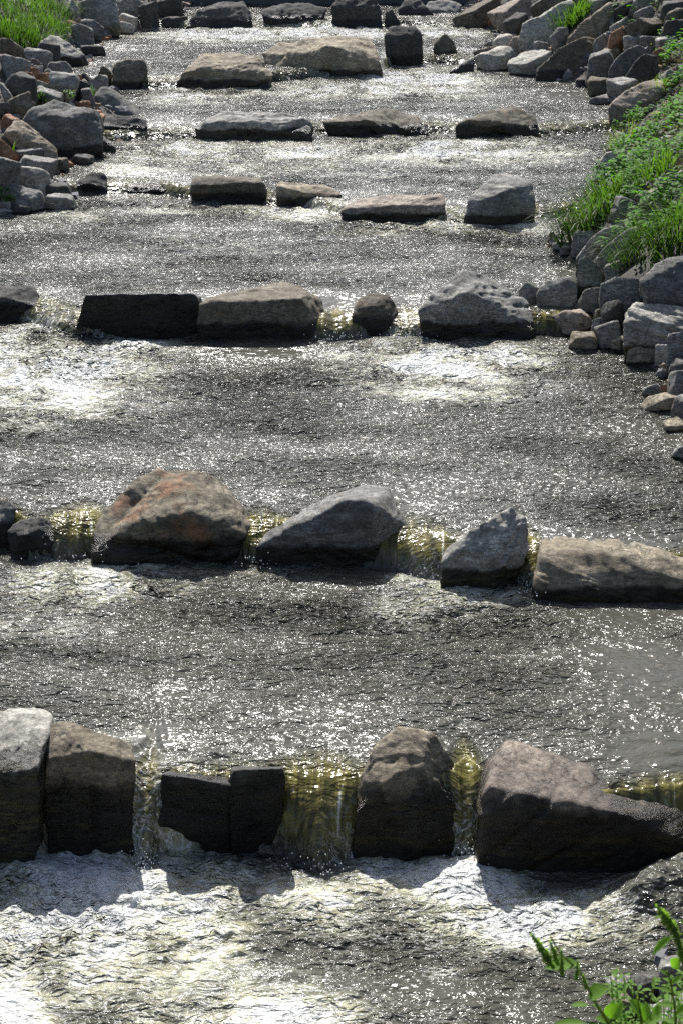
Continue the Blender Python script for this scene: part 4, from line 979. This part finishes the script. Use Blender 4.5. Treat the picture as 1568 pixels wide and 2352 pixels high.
def tuft(px, py, r, n, length, label, mat=GRASS, width=0.008, lean=(0, 0), droop=1.6, group=None, lift=0.0):
    c = at(px, py); mb = MB()
    for _ in range(n):
        a = random.random() * 6.283; rr = r * math.sqrt(random.random())
        bx, by = c[0] + rr * math.cos(a), c[1] + rr * math.sin(a)
        aa = a + random.uniform(-.9, .9)
        d = np.array([math.cos(aa) * .6 + lean[0] + random.uniform(-.3, .3), math.sin(aa) * .6 + lean[1] + random.uniform(-.3, .3)]); d /= np.linalg.norm(d) + 1e-6
        blade(mb, (bx - c[0], by - c[1], tz(bx, by) - c[2] + lift), d, length * random.uniform(.45, 1.1), width * random.uniform(.7, 1.3), droop * random.uniform(.5, 1.3))
    o = bpy.data.objects.new('grass_tuft', mb.build('grass_tuft', mat)); o.location = c; link(o)
    return tag(o, label, 'grass tuft', group)
def weed(px, py, r, nst, h, ll, label, mat=LEAF, group=None, lift=0.0, dens=9):
    """leafy herb: stems with pairs of leaves"""
    c = at(px, py); st = MB(); lf = MB()
    for _ in range(nst):
        a = random.random() * 6.283; rr = r * math.sqrt(random.random())
        bx, by = rr * math.cos(a), rr * math.sin(a)
        bz = tz(c[0] + bx, c[1] + by) - c[2] + lift
        hh = h * random.uniform(.5, 1.15); dx, dy = random.uniform(-.45, .35), random.uniform(-.4, .4)
        pts = [(bx + dx * hh * q_ * q_, by + dy * hh * q_ * q_, bz + hh * q_ * (1 - .25 * q_)) for q_ in (0, .33, .66, 1)]
        tube(st, pts, .004, .002, 3)
        for k in range(dens):
            q_ = random.uniform(.2, 1.0)
            b = np.array([bx + dx * hh * q_ * q_, by + dy * hh * q_ * q_, bz + hh * q_ * (1 - .25 * q_)])
            an = random.random() * 6.283
            leaf(lf, b, (math.cos(an), math.sin(an), random.uniform(-.25, .55)), np.array([0, 0, 1.0]), ll * random.uniform(.6, 1.25), ll * random.uniform(.35, .6))
    root = bpy.data.objects.new('leafy_weed', None); root.location = c; link(root)
    tag(root, label, 'weed', group)
    link(bpy.data.objects.new('stem', st.build('stem', STEM)), root)
    link(bpy.data.objects.new('foliage', lf.build('foliage', mat)), root)
    return root
GG = 'grass tufts on the left bank'; GW = 'plants on the right bank'
# left bank grass
for i, (px, py, lb) in enumerate([(20, 70, 'long green grass at the left margin of the top corner'), (70, 60, 'thick green grass clump in the middle of the top left corner'),
        (120, 62, 'bright grass clump touching the grey stones at top left'), (45, 98, 'drooping grass above the smooth tan slab'), (100, 100, 'drooping grass tips above the bright grey slab'),
        (10, 20, 'upper grass clump at the top left corner'), (85, 20, 'upper grass clump along the top edge'), (135, 30, 'sparse grass beside the narrow pale slab')]):
    tuft(px, py, .45, 250, .68, lb, DGRASS if i % 2 else GRASS, .014, (.25, -.35), 1.7, GG)
tuft(88, 228, .16, 40, .4, 'short grass sprouting between stones mid left bank', GRASS, .014, (0, -.2), 1.2, GG)
tuft(103, 235, .16, 40, .35, 'grass sprig under the grey slab of the left bank', GRASS, .014, (.2, -.2), 1.4, GG)
tuft(215, 218, .08, 18, .3, 'small grass sprig above the triangular slab', GRASS, .012, (0, 0), 1.0, GG)
weed(18, 468, .12, 7, .18, .09, 'low yellow-green sprig beside the pointed spit boulder', LEAF, GG, 0.08, 7)
weed(165, 262, .05, 6, .16, .08, 'tiny bright leaf sprig on the biggest bank boulder', LEAF, GG, 0.3, 5)
tuft(30, 357, .04, 6, .3, 'three green blades beside the bluish flat stone', GRASS, .014, (0, 0), .7, GG)
# right bank grass and herbs
tuft(1338, 545, .36, 330, .85, 'big clump of long drooping grass hanging to the water', DGRASS, .016, (-.8, -.5), 2.3, GW, .10)
tuft(1378, 492, .28, 160, .7, 'drooping grass behind the big clump', DGRASS, .016, (-.6, -.4), 2.0, GW, .15)
tuft(1520, 590, .36, 240, .75, 'long grass hanging over the lit boulder at the right margin', GRASS, .013, (-.6, -.6), 2.2, GW, .15)
tuft(1555, 560, .35, 240, .7, 'long dark grass at the right margin', DGRASS, .013, (-.4, -.5), 2.0, GW, .15)
tuft(1430, 640, .2, 120, .65, 'fine pale grass arching over the bluish boulder', GRASS, .010, (-1.1, -.3), 2.3, GW, .25)
tuft(1312, 62, .40, 260, .62, 'bright grass tuft between the leaning slabs', GRASS, .016, (-.4, -.5), 1.9, GW, .12)
tuft(1492, 225, .25, 90, .5, 'yellowish grass tuft above the pink slab', DRY, .014, (-.2, -.2), 1.1, GW)
tuft(1432, 82, .08, 22, .35, 'tiny yellow-green tuft on the slope', GRASS, .013, (0, 0), .9, GW)
tuft(1500, 420, .3, 140, .6, 'grass mixed in the weeds at mid slope', GRASS, .014, (-.4, -.3), 1.8, GW, .1)
tuft(1428, 330, .25, 80, .5, 'light grass blades by the water below the pink slab', DRY, .012, (-.4, -.3), 1.5, GW)
spots = [(1440, 440, .38, 34, .42, .10, 'leafy weeds behind the drooping clump'), (1395, 430, .30, 26, .40, .10, 'bright broad-leaved weeds next to the drooping clump'),
  (1480, 385, .40, 32, .36, .09, 'weeds above the dark brown slab'), (1440, 350, .35, 32, .34, .09, 'weeds at the waterline bend'), (1500, 320, .45, 36, .36, .10, 'dense weeds in the middle of the right margin'),
  (1550, 370, .4, 30, .36, .10, 'weeds at the right margin above the tan slab'), (1455, 290, .35, 26, .32, .09, 'weeds reaching the calm pool corner'), (1545, 265, .45, 30, .34, .09, 'weeds at the right margin under the pale stone'),
  (1520, 480, .30, 34, .45, .09, 'tall leafy weeds above the hanging grass'), (1560, 470, .3, 30, .45, .09, 'leafy weeds at the right margin mid height'), (1480, 520, .25, 26, .42, .09, 'leafy weeds before the tan slab'),
  (1560, 190, .4, 22, .34, .10, 'weeds at the right margin next to the orange-brown stone'), (1530, 130, .2, 16, .25, .09, 'bright green sprout beside the orange-brown stone'), (1440, 560, .22, 18, .45, .09, 'clover-like sprigs reaching over the sunlit slabs'),
  (1410, 590, .16, 10, .4, .09, 'leafy sprigs over the water end of the sunlit slab'), (1500, 560, .3, 26, .45, .09, 'broad weeds above the hanging grass'), (1560, 130, .4, 20, .35, .10, 'weeds under the row of flat stones'), (1405, 8, .12, 5, .35, .2, 'big single green leaf at the top edge'),
  (1425, 480, .2, 18, .3, .08, 'low weeds in front of the rough grey stone')]
for a in spots: weed(a[0], a[1], a[2], a[3], a[4], a[5], a[6], LEAF, GW, 0.05)
# low mat of moss and dry weeds
def ground_mat():
    lf = MB(); rr = random.Random(3)
    for _ in range(6500):
        yy = rr.uniform(20.5, 40); e = float(np.interp(yy, *ER)); xx = e + rr.random() ** .8 * 3.6 + .1
        if yy > 34 and xx < e + 1.3: continue
        if yy < 23.5 and xx < e + .9: continue
        an = rr.random() * 6.28; l = rr.uniform(.03, .09)
        leaf(lf, (xx, yy, tz(xx, yy) + rr.uniform(0, .10)), (math.cos(an), math.sin(an), rr.uniform(0, .8)), np.array([0, 0, 1.0]), l, l * .5)
    return lf
tag(link(bpy.data.objects.new('ground_cover', ground_mat().build('ground_cover', DRY))), 'low olive ground cover of small weeds on the right bank', 'ground cover', kind='stuff')
def ground_mat2():
    lf = MB(); rr = random.Random(4)
    for _ in range(7000):
        yy = rr.uniform(20.5, 39); e = float(np.interp(yy, *ER)); xx = e + rr.random() * 3.8 + .25
        if noise(np.array([[xx * .9, yy * .6, 3.3]]))[0] < .02: continue
        if yy > 33 and xx < e + 1.6: continue
        if yy < 23.5 and xx < e + 1.0: continue
        an = rr.random() * 6.28; l = rr.uniform(.06, .16)
        leaf(lf, (xx, yy, tz(xx, yy) + rr.uniform(.02, .25)), (math.cos(an), math.sin(an), rr.uniform(-.2, .7)), np.array([0, 0, 1.0]), l, l * .55)
    return lf
tag(link(bpy.data.objects.new('ground_cover', ground_mat2().build('ground_cover', LEAF))), 'bright green clover carpet on the right bank', 'ground cover', kind='stuff')

# foreground weeds on the near bank, close to the camera
def tall_weed(stem_px, D, leaves, heads, label, r=.006):
    """stem_px: picture points of the stem from base to tip, at distance D along the ground"""
    P = [on_y(a, b, D) for a, b in stem_px]
    g = P[0].copy(); g[2] = tz(g[0], g[1]) - .03
    root = bpy.data.objects.new('tall_weed', None); root.location = g; link(root)
    tag(root, label, 'weed', 'tall weeds close to the camera')
    st = MB(); tube(st, [np.zeros(3)] + [p - g for p in P], r, r * .4, 7)
    link(bpy.data.objects.new('stem', st.build('stem', STEM)), root)
    def nearest(px, py):
        q = on_y(px, py, D); d = [np.linalg.norm(q - p) for p in P]; return P[int(np.argmin(d))], q
    for k, (px, py, ex, ey, wd, dy) in enumerate(leaves):
        a = on_y(px, py, D); b = on_y(ex, ey, D + dy); v = b - a; ln = np.linalg.norm(v)
        mb = MB(); leaf(mb, a - g, v, np.array([0.2, -.4, 1.0]), ln * .85, ln * wd * .75)
        o_, q = nearest(px, py); tube(mb, [o_ - g, a - g], .0015, .001, 4)
        link(bpy.data.objects.new('leaf', mb.build('leaf', FLEAF)), root)
    for (px, py, ex, ey, wd) in heads:
        a = on_y(px, py, D); b = on_y(ex, ey, D - .03); mb = MB(); rr = random.Random(px)
        n = 70
        for i in range(n):
            q_ = i / n; c = a + (b - a) * q_; rad = wd * math.sin(3.14 * min(1, q_ * .8 + .18)) 
            an = rr.random() * 6.28; off = np.array([math.cos(an), .6 * math.sin(an), math.sin(an)]) * rad
            leaf(mb, c - g + off * .2, off + (b - a) / np.linalg.norm(b - a) * rad * .9, np.array([0.1, .3, 1.0]), rad * 1.5, rad * .9)
        tube(mb, [a - g, b - g], wd * .7, wd * .3, 6)
        link(bpy.data.objects.new('seed_spike', mb.build('seed_spike', SEED)), root)
    return root
tall_weed([(1420, 2420), (1395, 2350), (1370, 2310), (1330, 2230), (1285, 2190), (1262, 2150)], 3.9,
   [(1330, 2215, 1232, 2212, .5, .02), (1350, 2290, 1395, 2262, .9, -.02), (1345, 2350, 1252, 2342, .28, .02), (1350, 2310, 1300, 2300, .4, .03), (1400, 2340, 1430, 2300, .8, 0), (1380, 2360, 1445, 2375, .6, -.03)],
   [(1262, 2200, 1218, 2145, .011), (1280, 2215, 1262, 2160, .009), (1290, 2240, 1288, 2180, .008), (1270, 2222, 1240, 2185, .010), (1322, 2250, 1326, 2205, .007), (1345, 2270, 1338, 2238, .007)],
   'tall blurred weed with upright seed spikes leaning over the foam')
tall_weed([(1590, 2420), (1580, 2280), (1560, 2180), (1540, 2120), (1515, 2085)], 3.8,
   [(1545, 2150, 1475, 2195, .3, .02), (1560, 2200, 1536, 2230, .9, 0), (1540, 2110, 1495, 2098, .4, .02), (1560, 2120, 1600, 2110, .5, .02)],
   [(1552, 2140, 1505, 2078, .013), (1560, 2170, 1535, 2105, .012), (1570, 2210, 1552, 2140, .011)],
   'tall blurred seed-headed weed at the right margin')
tall_weed([(1480, 2460), (1478, 2390), (1470, 2330), (1462, 2290)], 4.1,
   [(1470, 2330, 1448, 2290, .8, 0), (1478, 2350, 1520, 2330, .7, -.02), (1476, 2370, 1530, 2372, .7, 0), (1470, 2360, 1425, 2360, .6, 0), (1474, 2345, 1490, 2300, .8, .02)], [],
   'low broad-leaved weed at the bottom edge')
tall_weed([(1550, 2470), (1552, 2380), (1548, 2310), (1540, 2260), (1530, 2230)], 4.2,
   [(1548, 2310, 1500, 2300, .35, 0), (1550, 2330, 1590, 2300, .5, 0), (1545, 2280, 1505, 2262, .3, 0), (1540, 2260, 1570, 2235, .4, 0), (1552, 2350, 1515, 2335, .4, .02), (1552, 2370, 1600, 2350, .5, .02), (1532, 2240, 1512, 2222, .4, 0)], [],
   'slender small-leaved weed in the bottom right corner')

tall_weed([(1420, 2480), (1415, 2400), (1400, 2350), (1380, 2320)], 4.3,
   [(1400, 2350, 1365, 2330, .7, 0), (1405, 2370, 1350, 2375, .6, 0), (1410, 2380, 1450, 2350, .8, .02), (1390, 2335, 1410, 2300, .7, 0), (1382, 2322, 1358, 2300, .5, .02)], [],
   'short weed with round leaves below the seed-spiked one')
tall_weed([(1530, 2480), (1525, 2400), (1510, 2350), (1490, 2320)], 4.4,
   [(1510, 2350, 1470, 2345, .6, 0), (1515, 2365, 1555, 2340, .8, 0), (1500, 2335, 1520, 2300, .7, .02), (1492, 2322, 1470, 2300, .7, 0), (1520, 2375, 1570, 2372, .6, 0), (1520, 2380, 1480, 2385, .7, 0)], [],
   'bushy round-leaved weed between the two corner weeds')
for k_, (px_, D_, lb_) in enumerate([(1500, 5.2, 'fine yellow-green sprigs rising beside the seed-headed weed'), (1450, 5.0, 'thin sprigs low in front of the broad grey corner stone'), (1550, 4.9, 'feathery sprigs at the very corner of the near bank')]):
    rr = random.Random(50 + k_); g = on_y(px_, 2420, D_); g[2] = tz(g[0], g[1]) - .03
    root = link(bpy.data.objects.new('sprig', None)); root.location = g; tag(root, lb_, 'weed', 'tall weeds close to the camera')
    st, lf = MB(), MB()
    for _ in range(9):
        tip = on_y(px_ + rr.uniform(-55, 55), rr.uniform(2225, 2330), D_ + rr.uniform(-.2, .2)) - g
        pts = [tip * q_ * np.array([q_, q_, 1]) for q_ in (0, .3, .6, .8, 1)]
        tube(st, pts, .003, .0012, 4)
        for _k in range(26):
            q_ = rr.uniform(.7, 1.0); an = rr.random() * 6.28
            leaf(lf, tip * np.array([q_ * q_, q_ * q_, q_]), (math.cos(an), math.sin(an), rr.uniform(-.2, .7)), np.array([0, 0, 1.0]), rr.uniform(.018, .04), rr.uniform(.008, .016))
    link(bpy.data.objects.new('stem', st.build('stem', STEM)), root); link(bpy.data.objects.new('foliage', lf.build('foliage', FLEAF)), root)
# a bit of driftwood caught on the tilted slab
mb = MB(); a = on_y(1098, 470, 25.2); pts = [a, a + [0.02, 0, .10], a + [-.02, .02, .20], a + [0.0, .02, .30]]
tube(mb, [p_ - a for p_ in pts], .012, .005, 5); tube(mb, [pts[1] - a, pts[1] - a + [.10, 0, .03], pts[1] - a + [.18, 0, .02]], .008, .004, 5)
o = link(bpy.data.objects.new('twig', mb.build('twig', STEM))); o.location = a
tag(o, 'dry twig caught on the big tilted slab of the fourth weir', 'twig')
print('TRIS', sum(sum(len(p_.vertices) - 2 for p_ in o.data.polygons) for o in C.objects if o.type == 'MESH'))
